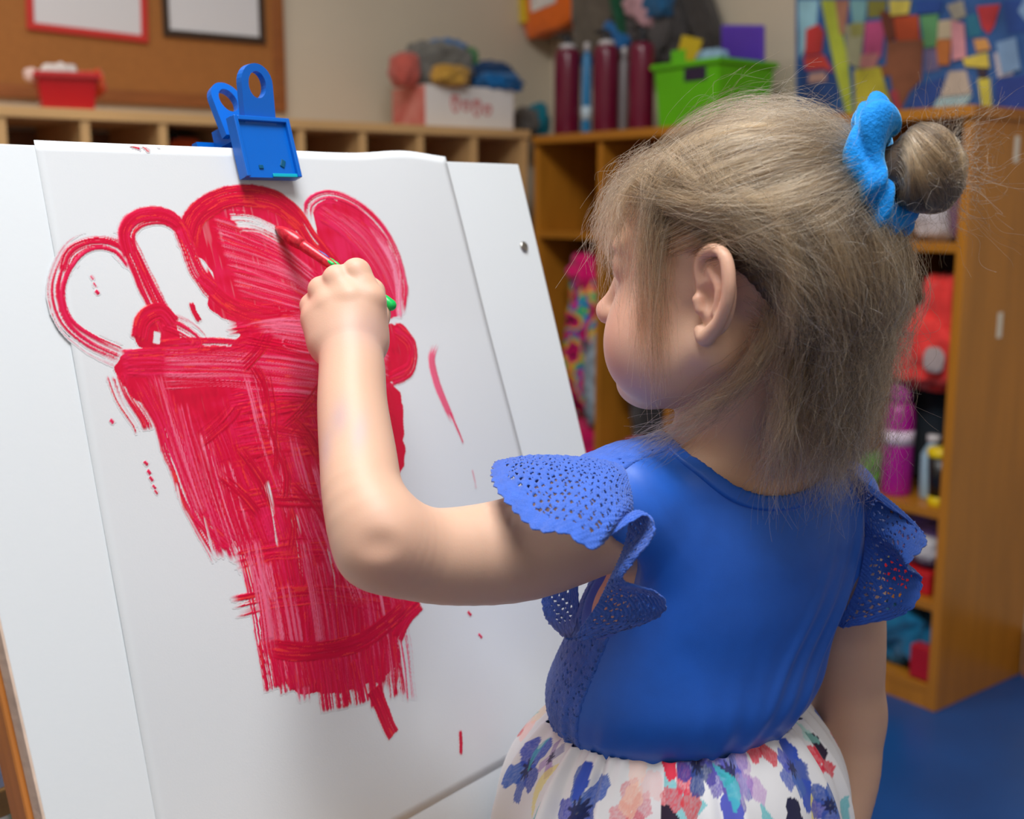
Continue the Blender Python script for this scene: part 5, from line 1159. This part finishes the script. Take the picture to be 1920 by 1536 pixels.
F(1530, 1470, leaf, 1.7, 0.06, 0.007, YEL, 0.85); F(1520, 1375, petal, 1.3, 0.026, 0.009, (44, 30, 56)); F(1545, 1430, flower, 3, 0.016, 0.008, REDF, None, 0.4); F(1562, 1510, flower, 5, 0.020, 0.008, BLU, NAV, 0.2); F(1430, 1510, leaf, 2.4, 0.04, 0.008, TEA, 0.8); F(1375, 1530, leaf, -1.3, 0.03, 0.006, TEA, 0.8); F(1595, 1490, leaf, 1.4, 0.02, 0.005, TEA, 0.8); F(1480, 1350, leaf, 1.8, 0.02, 0.007, (150, 220, 210), 0.6)
sk = npmesh('dress_skirt', Vk, Qk, attr_mat('printed chiffon', 0.7, 0.3, sheen=0.2, bump=0.05, bscale=1200)); vcol(sk, kc.reshape(-1, 3)); gchild(sk); sk['label'] = 'gathered white skirt printed with loose watercolour flowers'
sol = sk.modifiers.new('cloth thickness', 'SOLIDIFY'); sol.thickness = 0.0006

# ------------------------------------------------------------------ lace flutter sleeves: surfaces between the armhole seam and a scalloped free hem
def lace_sheet(name, inner, outer, bulge, nU=300, nV=110, scallop=34, closed=False):
    I = catmull(np.array(inner), nU, closed); O = catmull(np.array(outer), nU, closed); Bm = catmull(np.array(bulge), nU, closed)
    v = np.linspace(0, 1, nV)[:, None, None]
    G = I[None] * (1 - v) ** 2 + 2 * (1 - v) * v * Bm[None] + O[None] * v ** 2
    ln = np.linalg.norm(O - I, axis=1); arcs = np.r_[0, np.cumsum(np.linalg.norm(np.diff((I + O) / 2, axis=0), axis=1))]
    su = np.tile(arcs[None], (nV, 1)); sv = np.linspace(0, 1, nV)[:, None] * ln[None]
    # scalloped rim and a fine rib relief
    G = G + (O - I)[None] * (0.035 * np.abs(np.sin(su * math.pi / 0.0075)) * np.clip((v[..., 0] - 0.8) / 0.2, 0, 1))[..., None]
    du = np.gradient(G, axis=1); dv = np.gradient(G, axis=0); nn = np.cross(du, dv); nn /= np.linalg.norm(nn, axis=2)[..., None] + 1e-12
    G = G + nn * (0.00045 * np.sin((su + sv) * 2 * math.pi / 0.0024) * np.sin(sv * 2 * math.pi / 0.0040) + 0.0004 * np.sin((su - sv) * 2 * math.pi / 0.0032))[..., None]
    # openwork: rows of small slots along a diamond net, none near the hem and the seam
    c = 0.0165; a_ = (su * 1.0 + sv * 1.15) / c; b_ = (su * 1.0 - sv * 1.15) / c
    near = np.minimum(np.abs((a_ + 0.5) % 1 - 0.5), np.abs((b_ + 0.5) % 1 - 0.5))
    slots = (near < 0.11) & ((np.sin(su * 2 * math.pi / 0.0046) > 0.05)) & (np.sin(sv * 2 * math.pi / 0.0034) > -0.55)
    eyes_ = (((a_ % 1 - 0.5) ** 2 + (b_ % 1 - 0.5) ** 2) < 0.012)
    hole = (slots | eyes_) & (sv > 0.004) & (ln[None] - sv > 0.009)
    idx_ = np.arange(nU * nV).reshape(nV, nU)
    q = np.stack([idx_[:-1, :-1], idx_[1:, :-1], idx_[1:, 1:], idx_[:-1, 1:]], -1).reshape(-1, 4); keep = ~(hole[:-1, :-1]).ravel()
    o = npmesh(name, G.reshape(-1, 3), q[keep], M_LACE); gchild(o)
    s_ = o.modifiers.new('cloth thickness', 'SOLIDIFY'); s_.thickness = 0.0009
    o['label'] = 'blue openwork lace flutter sleeve'
    return o
# left sleeve: (photo pixel, depth) of seam, crown and hem, from under the arm in front, over the shoulder, down the back to the armpit
inn = [(1070, 1200, .795), (1085, 1150, .85), (1085, 1050, .865), (1110, 940, .845), (1130, 885, .815), (1152, 868, .785), (1172, 880, .760), (1180, 905, .748), (1186, 935, .741), (1186, 965, .738), (1180, 995, .736), (1170, 1030, .737), (1156, 1065, .739), (1140, 1098, .745), (1122, 1130, .752), (1100, 1162, .763), (1074, 1198, .780)]
out = [(1062, 1200, .790), (1022, 1155, .86), (1015, 1080, .885), (990, 930, .86), (940, 866, .825), (930, 905, .752), (1000, 986, .708), (1060, 998, .694), (1115, 1028, .690), (1150, 1000, .704), (1210, 966, .706), (1226, 1002, .700), (1186, 1058, .710), (1170, 1088, .716), (1238, 1116, .724), (1228, 1158, .738), (1092, 1202, .770)]
blg = [(1070, 1200, .79), (1045, 1165, .86), (1040, 1070, .885), (1030, 900, .87), (1010, 842, .825), (1045, 836, .768), (1080, 868, .732), (1115, 905, .714), (1158, 950, .704), (1172, 958, .712), (1190, 940, .720), (1218, 985, .712), (1174, 1040, .712), (1150, 1090, .718), (1200, 1105, .728), (1180, 1168, .742), (1086, 1202, .774)]
lace_sheet('lace_sleeve', [P(*q) for q in inn], [P(*q) for q in out], [P(*q) for q in blg])
inn = [(1545, 1120, .955), (1552, 1020, .962), (1556, 930, .945), (1552, 885, .905), (1548, 872, .862), (1585, 890, .862), (1612, 930, .868), (1622, 985, .870), (1618, 1050, .874), (1602, 1110, .88), (1570, 1172, .89)]
out = [(1575, 1150, .975), (1640, 1090, 1.0), (1672, 1000, .985), (1648, 942, .935), (1598, 884, .868), (1640, 930, .85), (1732, 1005, .862), (1700, 1060, .842), (1726, 1085, .868), (1698, 1148, .866), (1582, 1178, .885)]
blg = [(1560, 1140, .965), (1600, 1050, .99), (1625, 960, .975), (1605, 900, .925), (1572, 866, .864), (1620, 890, .855), (1690, 945, .858), (1680, 1010, .850), (1690, 1050, .862), (1665, 1120, .866), (1578, 1178, .888)]
lace_sheet('lace_sleeve', [P(*q) for q in inn], [P(*q) for q in out], [P(*q) for q in blg], 240, 90)
# ------------------------------------------------------------------ hair: a soft underlying mass, then single strands (head axes: forward, left, up)
def to_w(q): return HO + np.asarray(q) @ HM
EC, ER = np.array([-0.004, 0, 0.036]), np.array([0.083, 0.066, 0.072])
GAT = np.array([-0.085, 0.002, 0.083]); TAIL = np.array([-0.965, 0.0, 0.262]); BUN = np.array([-0.119, 0.004, 0.0825])
hops = Ops()
hops.ell(hd(*EC), ER + np.array([0.0045, 0.004, 0.004]), HM, 0.01)
hops.ell(hd(-0.046, 0, 0.026), (0.052, 0.058, 0.062), HM, 0.02)
hops.ell(hd(-0.050, 0, -0.012), (0.040, 0.048, 0.046), HM, 0.03)
hops.cap(hd(-0.070, 0, 0.074), hd(*GAT), 0.020, 0.013, 0.02)
FCUT = (hd(0.050, 0, -0.047), np.array([0.109, 0.125, 0.113]))
def cap_fn(p):
    q = (p - HO) @ HM.T; rib = 0.0007 * np.sin(q[:, 2] * 900 + 40 * q[:, 0] + 3 * np.sin(q[:, 0] * 160 + q[:, 1] * 90))
    return -smin(-(field(p, hops) - rib), egg(p, *FCUT, HM), 0.012)
Vh, Qh = surface(cap_fn, HO - 0.16, HO + np.array([0.15, 0.14, 0.15]), 0.0022)
M_HMASS = mat('hair mass', (0.065, 0.040, 0.023), 0.65, 0.2, 40, 0.2, 300, col2=(0.095, 0.06, 0.035))
hm = npmesh('hair', Vh, Qh, M_HMASS); gchild(hm)
hm['label'] = 'fine light brown hair pulled up with loose wisps'
hr_ = np.random.default_rng(3)
KP = 18; T = np.linspace(0, 1, KP)
def nrm(v): return v / (np.linalg.norm(v, axis=-1, keepdims=True) + 1e-12)
def edir(p): return nrm((p - EC) / ER)
def slerp(a, b, t):
    w = np.arccos(np.clip((a * b).sum(-1), -0.9999, 0.9999))[:, None, None]; t = np.asarray(t)[None, :, None]
    return (np.sin((1 - t) * w) * a[:, None] + np.sin(t * w) * b[:, None]) / np.sin(w)
def wob(n, amp, freq=2.0, r=hr_):
    """smooth random offset along each strand, growing from the root"""
    out = np.zeros((n, KP, 3))
    for k in (1, 2, 3):
        out += np.sin(T[None, :, None] * freq * k * 2.4 + r.random((n, 1, 3)) * 6.28) * r.normal(0, 1, (n, 1, 3)) / k
    return out * (amp if np.isscalar(amp) else amp[:, None, None]) * (T[None, :, None] ** 0.8)
def roots(n, fn):
    out = []
    while sum(map(len, out)) < n:
        d = nrm(hr_.normal(0, 1, (n * 3, 3))); p = EC + ER * d * 1.0; out.append(p[fn(p)])
    return np.concatenate(out)[:n]
def clump(path, n_cl, amt, r=hr_):
    """draw strands towards a nearby guide so that they read as locks"""
    n = len(path); g = r.choice(n, n_cl, replace=False); gp = path[g]; who = np.empty(n, int)
    for i0 in range(0, n, 4000): who[i0:i0 + 4000] = ((path[i0:i0 + 4000, None, 0] - gp[None, :, 0]) ** 2).sum(-1).argmin(1)
    CL['who'] = who
    w = amt * (r.random((n, 1, 1)) ** 0.6) * np.clip(T * 1.8, 0, 1)[None, :, None]
    return path * (1 - w) + gp[who] * w
STR = []; TONE = []; CL = {}     # (paths, root radius, tip radius); light or dark of each strand, shared within a lock
def hadd(e):
    n = len(e[0]); t = hr_.random(n); w = CL.pop('who', None)
    TONE.append(0.62 * hr_.random(n)[w] + 0.38 * t if w is not None and len(w) == n else t); STR.append(e)
def hairline(p): return ((p - np.array([0.060, 0, -0.035])) / np.array([0.105, 0.105, 0.106]))
inface = lambda p, s=1.0: (hairline(p) ** 2).sum(-1) < s
# A. combed up and back to the scrunchie
def pulled(p, lift=0.010, sag=0.0):
    n = len(p); d = slerp(edir(p), np.repeat(edir(GAT)[None], n, 0), T * 0.93)
    lf = (0.003 + lift * np.sin(T * math.pi * 0.9) ** 0.8)[None] * (0.55 + 0.75 * hr_.random((n, 1)))
    q = EC + (ER[None, None] + lf[..., None]) * d
    side = np.clip(1 - (p[:, 2] - 0.03) / 0.06, 0, 1)
    q[..., 2] -= (side * sag)[:, None] * np.sin(T * math.pi)[None]
    u1 = nrm(np.cross(TAIL, [0, 1.0, 0])); u2 = np.cross(TAIL, u1); a_ = hr_.random(n) * 6.28; rr_ = 0.014 * np.sqrt(hr_.random(n))
    gp = GAT + u1 * (rr_ * np.cos(a_))[:, None] + u2 * (rr_ * np.sin(a_))[:, None]
    w = (np.clip((T - 0.45) / 0.55, 0, 1) ** 1.6)[None, :, None]
    return q * (1 - w) + gp[:, None] * w
rA = roots(15000, lambda p: ~inface(p, 1.03) & (p[:, 2] > 0.020 + 0.35 * (p[:, 0] + 0.02) * (p[:, 0] < 0)))
pa = clump(pulled(rA, 0.009, 0.010), 300, 0.88); pa += wob(len(pa), 0.0019)
hadd((pa, 0.00011, 0.00009))
rA2 = roots(1500, lambda p: ~inface(p, 1.0) & (p[:, 2] > 0.03)); pa = clump(pulled(rA2, 0.020, 0.014), 160, 0.6) + wob(1500, 0.004); hadd((pa, 0.0001, 0.00006))
# B. loose hair of the back of the head falling to the nape
def falling(p, end, out=0.024, spread=1.0):
    n = len(p); az = np.arctan2(p[:, 1], -(p[:, 0] + 0.004)); az2 = az * 0.62 + hr_.normal(0, 0.10, n)
    low = np.stack([-np.cos(az2) * 0.80, np.sin(az2) * 0.80, np.full(n, -0.60)], 1)
    d = slerp(edir(p), nrm(low), np.clip(T / 0.62, 0, 1))
    lf = out * np.sin(np.clip(T / 0.62, 0, 1) * math.pi * 0.62)[None] * (0.45 + 0.75 * hr_.random((n, 1)))
    q = EC + (ER[None, None] + 0.003 + lf[..., None]) * d
    w = np.clip((T - 0.50) / 0.50, 0, 1); zb_ = q[:, int(KP * 0.5), 2]
    fall = q[:, int(KP * 0.55)][:, None] * np.array([1, 1, 0]) + np.array([0, 0, 1.0]) * (zb_[:, None] + (end[:, None] - zb_[:, None]) * w[None])[..., None]
    fall[..., 0] += 0.016 * w[None]; fall[..., 1] *= (1 - 0.35 * w[None])
    ww = (np.clip((T - 0.42) / 0.22, 0, 1) ** 1.0)[None, :, None]
    return q * (1 - ww) + fall * ww
rB = roots(15000, lambda p: ~inface(p, 1.05) & (p[:, 0] < -0.030 - 0.35 * np.clip(p[:, 1], 0, 1)) & (p[:, 2] < 0.074))
endB = -0.025 - 0.100 * hr_.random(len(rB)) ** 1.3
pb = clump(falling(rB, endB), 260, 0.85); pb += wob(len(pb), 0.0052, 2.4); hadd((pb, 0.00011, 0.00006))
rB2 = roots(2600, lambda p: ~inface(p, 1.05) & (p[:, 0] < -0.030) & (p[:, 2] < 0.07)); pb = falling(rB2, -0.06 - 0.075 * hr_.random(2600), 0.030) + wob(2600, 0.013, 2.8); hadd((pb, 0.00009, 0.00004))
# C. fringe and the lock in front of the ear
def drape(p0, p1, p2, p3, n, j0, j3, amp, cl, ra=0.0001, rb=0.00005):
    c = [np.asarray(v)[None] + hr_.normal(0, 1, (n, 3)) * np.asarray(j) for v, j in ((p0, j0), (p1, j0), (p2, (np.asarray(j0) + np.asarray(j3)) / 2), (p3, j3))]
    ln = (0.55 + 0.45 * hr_.random((n, 1, 1))); t = T[None, :, None] * ln
    q = sum(b_ * v[:, None] for b_, v in zip(((1 - t) ** 3, 3 * t * (1 - t) ** 2, 3 * t * t * (1 - t), t ** 3), c))
    if cl: q = clump(q, cl, 0.7)
    hadd((q + wob(n, amp, 1.6), ra, rb))
drape((0.046, 0.020, 0.094), (0.074, 0.024, 0.088), (0.086, 0.032, 0.055), (0.086, 0.040, 0.016), 420, (0.010, 0.020, 0.005), (0.008, 0.016, 0.014), 0.004, 60)
drape((0.040, -0.01, 0.098), (0.076, -0.01, 0.092), (0.094, -0.002, 0.062), (0.098, 0.008, 0.022), 260, (0.010, 0.018, 0.005), (0.008, 0.014, 0.018), 0.005, 60)
drape((0.036, 0.040, 0.088), (0.066, 0.052, 0.080), (0.070, 0.062, 0.045), (0.060, 0.064, 0.010), 260, (0.009, 0.008, 0.006), (0.012, 0.004, 0.018), 0.004, 40)
drape((0.024, 0.050, 0.080), (0.044, 0.066, 0.070), (0.044, 0.068, 0.020), (0.036, 0.068, -0.040), 420, (0.010, 0.005, 0.009), (0.010, 0.003, 0.026), 0.0036, 70)
drape((0.018, 0.054, 0.072), (0.034, 0.068, 0.056), (0.032, 0.069, 0.000), (0.024, 0.067, -0.074), 240, (0.007, 0.004, 0.009), (0.008, 0.003, 0.014), 0.0030, 30)
drape((0.030, -0.050, 0.082), (0.050, -0.064, 0.074), (0.050, -0.068, 0.030), (0.036, -0.068, -0.030), 400, (0.009, 0.006, 0.008), (0.008, 0.004, 0.020), 0.003, 20)
drape((0.016, 0.052, 0.080), (-0.006, 0.070, 0.066), (-0.034, 0.076, 0.046), (-0.060, 0.062, 0.022), 1500, (0.014, 0.004, 0.010), (0.012, 0.008, 0.012), 0.003, 40)   # swept over the ear's top
drape((-0.012, 0.060, 0.062), (-0.052, 0.078, 0.062), (-0.068, 0.070, 0.010), (-0.046, 0.064, -0.060), 500, (0.008, 0.004, 0.008), (0.012, 0.006, 0.014), 0.003, 18)  # stray wave falling behind the ear
drape((0.042, 0.050, 0.066), (0.016, 0.074, 0.058), (-0.030, 0.078, 0.052), (-0.075, 0.050, 0.064), 1700, (0.010, 0.004, 0.008), (0.010, 0.008, 0.012), 0.003, 60)
drape((0.020, 0.056, 0.060), (-0.010, 0.074, 0.048), (-0.045, 0.078, 0.040), (-0.080, 0.056, 0.010), 1300, (0.012, 0.004, 0.007), (0.010, 0.010, 0.022), 0.004, 60)
# D. lock crossing the neck from behind the ear to her front
drape((-0.046, 0.052, 0.000), (-0.040, 0.066, -0.050), (0.010, 0.062, -0.078), (0.066, 0.058, -0.112), 330, (0.006, 0.004, 0.010), (0.016, 0.008, 0.012), 0.006, 22)
drape((-0.050, 0.040, -0.020), (-0.056, 0.050, -0.060), (-0.044, 0.046, -0.090), (-0.046, 0.036, -0.132), 900, (0.010, 0.010, 0.010), (0.016, 0.014, 0.014), 0.005, 30)
drape((-0.064, -0.010, -0.020), (-0.076, -0.006, -0.060), (-0.062, -0.006, -0.090), (-0.050, -0.014, -0.130), 1300, (0.010, 0.022, 0.010), (0.014, 0.022, 0.014), 0.006, 40)
# soft hairline: thin short hair rooted on the skin around the ear, temple and nape
rH = roots(1500, lambda p: inface(p, 1.06) & ~inface(p, 0.74) & (p[:, 2] > 0.028) & (p[:, 0] < 0.066)); hadd((pulled(rH, 0.006, 0.010) + wob(1500, 0.002), 0.00008, 0.00006))
rH = roots(900, lambda p: inface(p, 1.12) & ~inface(p, 0.80) & (p[:, 2] < 0.035) & (p[:, 2] > -0.03) & (p[:, 0] < -0.022)); hadd((falling(rH, -0.03 - 0.05 * hr_.random(900), 0.010) + wob(900, 0.003), 0.00007, 0.00004))
# E. flyaways standing off the crown, the back and the fringe
nE = 520; rE = roots(nE, lambda p: ~inface(p, 0.95) & (p[:, 2] > -0.01))
pe = pulled(rE, 0.014, 0.0); away = nrm(np.stack([pe[:, -1, 0] * 0 + hr_.normal(0, 0.6, nE), hr_.normal(0, 0.6, nE), hr_.normal(0.25, 0.5, nE)], 1) + edir(rE) * 1.0)
tl = np.clip(T / 1.0, 0, 1)[None, :, None]; k0 = (0.35 + 0.4 * hr_.random((nE, 1, 1))); idx0 = np.clip(T * 0.55, 0, 1)
base = np.stack([np.stack([np.interp(idx0, T, pe[i, :, c]) for c in range(3)], 1) for i in range(nE)])
hadd((base + away[:, None] * (tl ** 2) * (0.012 + 0.030 * hr_.random((nE, 1, 1)) ** 2) + wob(nE, 0.006, 2.2), 0.00007, 0.00004))
nE2 = 420; rE2 = roots(nE2, lambda p: ~inface(p, 1.05) & (p[:, 0] < -0.03)); pe = falling(rE2, -0.03 - 0.08 * hr_.random(nE2), 0.022); aw = nrm(edir(rE2) * np.array([1, 1, 0.2]) + hr_.normal(0, 0.5, (nE2, 3)))
hadd((pe + aw[:, None] * (tl ** 2) * 0.045 * hr_.random((nE2, 1, 1)) ** 1.4 + wob(nE2, 0.010, 3.0), 0.00007, 0.00004))
# F. the knot beyond the scrunchie
BR = np.array([0.0235, 0.0215, 0.0265]); bops = Ops(); bops.ell(hd(*BUN), BR * 0.93, HM, 0.01); bops.cap(hd(*GAT), hd(*BUN), 0.0125, 0.014, 0.012)
Vu, Qu = surface(lambda p: field(p, bops), hd(*BUN) - 0.08, hd(*BUN) + 0.08, 0.0022); bm_ = npmesh('bun', Vu, Qu, M_HMASS); gchild(bm_)
nF = 4200; la = np.clip(hr_.normal(0.15, 0.55, nF), -1.2, 1.35); st0 = hr_.random(nF) * 6.28; swp = 2.0 + 1.6 * hr_.random(nF)
an = st0[:, None] + swp[:, None] * T[None]; tw = la[:, None] + 0.28 * np.sin(an * 1.0 + 2.1) + 0.16 * np.sin(an * 2 + la[:, None] * 4)
rr_ = 0.99 + 0.06 * hr_.random((nF, 1)) + 0.05 * np.sin(an * 2 + la[:, None] * 3)
sx3 = nrm(np.array([0.88, 0.30, -0.30])); sa1 = nrm(np.cross(sx3, [0, 0, 1.0])); sa2 = np.cross(sx3, sa1)
dr3 = (np.cos(an) * np.cos(tw))[..., None] * sa1 + (np.sin(an) * np.cos(tw))[..., None] * sa2 + np.sin(tw)[..., None] * sx3
pf = clump(BUN + dr3 * BR * rr_[..., None], 90, 0.7) + wob(nF, 0.0009); hadd((pf, 0.00011, 0.00008))
nG = 240; a_ = hr_.normal(0, 1, (nG, 3)) * np.array([0.5, 0.8, 0.9]) + np.array([-0.9, 0, 0.25]); a_ = nrm(a_); s0 = BUN + BR * a_ * 0.95
bend = nrm(a_ + hr_.normal(0, 0.9, (nG, 3))); hadd((s0[:, None] + a_[:, None] * tl * 0.012 + bend[:, None] * tl ** 1.5 * (0.008 + 0.045 * hr_.random((nG, 1, 1)) ** 2) + wob(nG, 0.005, 2.4), 0.00007, 0.00004))
# keep strands outside the skull, ears and neck, then hand everything to one curves object
ALL = np.concatenate([s_[0] for s_ in STR])
PW = HO + ALL.reshape(-1, 3) @ HM
RAD = np.concatenate([np.repeat((s_[1] + (s_[2] - s_[1]) * T)[None], len(s_[0]), 0) for s_ in STR]).ravel()
qd = edir(ALL.reshape(-1, 3)); kk_ = np.linalg.norm((ALL.reshape(-1, 3) - EC) / ER, axis=1); push = (kk_ < 1.012) & (ALL.reshape(-1, 3)[:, 2] > 0.0)
PW[push] = HO + (EC + ER * 1.012 * qd[push]) @ HM
o_ = np.lexsort(((PW[:, 2] / 0.03).astype(int), (PW[:, 1] / 0.03).astype(int), (PW[:, 0] / 0.03).astype(int)))
dsk = np.empty(len(PW)); dsk[o_] = field(PW[o_], body); ins = np.nonzero(dsk < 0.0006)[0]
for _ in range(2):
    q = PW[ins]; d0 = field(q, body); e = 0.001; Gd = np.stack([field(q + e * np.eye(3)[i], body) - d0 for i in range(3)], 1) / e
    PW[ins] = q + nrm(Gd) * np.clip(0.0009 - d0, 0, 0.03)[:, None]
hc = bpy.data.hair_curves.new('hair_strands'); hc.add_curves([KP] * len(ALL))
hc.attributes['position'].data.foreach_set('vector', PW.astype(np.float32).ravel())
ra_ = hc.attributes.get('radius') or hc.attributes.new('radius', 'FLOAT', 'POINT'); ra_.data.foreach_set('value', RAD.astype(np.float32))
ta_ = hc.attributes.new('tone', 'FLOAT', 'CURVE'); ta_.data.foreach_set('value', np.concatenate(TONE).astype(np.float32))
hmat = bpy.data.materials.new('light brown hair'); hmat.use_nodes = True; nt = hmat.node_tree; N = nt.nodes; N.remove(N['Principled BSDF'])
hb = N.new('ShaderNodeBsdfHairPrincipled'); hb.model = 'CHIANG'; hb.parametrization = 'COLOR'
hb.inputs['Roughness'].default_value = 0.38; hb.inputs['Radial Roughness'].default_value = 0.5; hb.inputs['Random Roughness'].default_value = 0.3
hi = N.new('ShaderNodeAttribute'); hi.attribute_name = 'tone'; cr = N.new('ShaderNodeValToRGB'); nt.links.new(hi.outputs['Fac'], cr.inputs[0])
for p_, c_ in ((0.15, (0.018, 0.0105, 0.006)), (0.5, (0.078, 0.047, 0.026)), (0.88, (0.33, 0.215, 0.115))):
    e = cr.color_ramp.elements[0] if p_ == 0.15 else (cr.color_ramp.elements[1] if p_ == 0.88 else cr.color_ramp.elements.new(p_)); e.color = (*c_, 1); e.position = p_
nt.links.new(cr.outputs[0], hb.inputs['Color']); nt.links.new(hb.outputs[0], N['Material Output'].inputs['Surface'])
hc.materials.append(hmat)
ho = bpy.data.objects.new('hair_strands', hc); COL.objects.link(ho); gchild(ho)

# ------------------------------------------------------------------ velvet scrunchie
nu_, nv_ = 180, 40; vs = []
ax3 = nrm(TAIL); u1 = nrm(np.cross(ax3, [0, 1.0, 0])); u1 = u1 if u1[2] > 0 else -u1; u2 = np.cross(ax3, u1)
TH_, PHs = np.meshgrid(np.linspace(0, 2 * math.pi, nu_, endpoint=False), np.linspace(0, 2 * math.pi, nv_, endpoint=False), indexing='ij')
nz1 = np.sin(TH_ * 9 + 2 * np.sin(TH_ * 2 + 1)) ; nz2 = np.sin(TH_ * 5 + 3 * np.sin(TH_ * 3) + PHs * 2); crease = np.exp(-((np.sin(PHs * 1.0 + 0.8 * np.sin(TH_ * 3)) / 0.28) ** 2))
rm = 0.0118 * (1 + 0.10 * nz1 * np.cos(PHs * 1) + 0.13 * nz2 + 0.12 * np.sin(TH_ * 2 + 0.6)) * (1 - 0.26 * crease)
Rm = 0.0225 * (1 + 0.07 * np.sin(TH_ * 3 + 0.5)); rad_ = Rm + rm * np.cos(PHs); axl = rm * 0.95 * np.sin(PHs) + 0.004 * np.sin(TH_ * 2 + 1.0) + 0.003 * np.sin(TH_ * 4)
SCC = GAT + np.array([-0.006, 0, 0.0])
pts = SCC + (np.cos(TH_) * rad_ * 1.28)[..., None] * u1 + (np.sin(TH_) * rad_)[..., None] * u2 + axl[..., None] * ax3
ids_ = np.arange(nu_ * nv_).reshape(nu_, nv_); Qs_ = np.stack([ids_, np.roll(ids_, -1, 0), np.roll(np.roll(ids_, -1, 0), -1, 1), np.roll(ids_, -1, 1)], -1).reshape(-1, 4)
M_VELV = mat('blue velvet', (0.0, 0.235, 0.72), 0.75, 0.15, 90, 0.5, 500, sheen=1.0, spec=0.3)
M_VELV.node_tree.nodes['Principled BSDF'].inputs['Sheen Tint'].default_value = (0.35, 0.75, 1, 1); M_VELV.node_tree.nodes['Principled BSDF'].inputs['Sheen Roughness'].default_value = 0.35
sc_ = npmesh('scrunchie', to_w(pts.reshape(-1, 3)), Qs_, M_VELV); tag(sc_, 'bright blue velvet scrunchie around the girl’s bun', 'scrunchie')

# ------------------------------------------------------------------ shoes under the frame
M_SHOE = mat('white canvas shoe', (0.7, 0.7, 0.72), 0.7, 0.05, 20, 0.3, 200)
for s in FEET:
    so_ = Ops(); so_.chain([HIP + TL_ * 0.055 * s + ZV * 0.05 - TF_ * 0.012, HIP + TL_ * 0.057 * s + ZV * 0.036 + TF_ * 0.03, HIP + TL_ * 0.060 * s + ZV * 0.028 + TF_ * 0.090], [0.034, 0.033, 0.028], 0.02)
    c_ = HIP + TL_ * 0.058 * s + TF_ * 0.04
    Vf, Qf = surface(lambda p: np.maximum(np.maximum(field(p, so_), -p[:, 2] + 0.001), p[:, 2] - 0.062), c_ - 0.12, c_ + 0.12, 0.004); gchild(npmesh('shoe', Vf, Qf, M_SHOE))
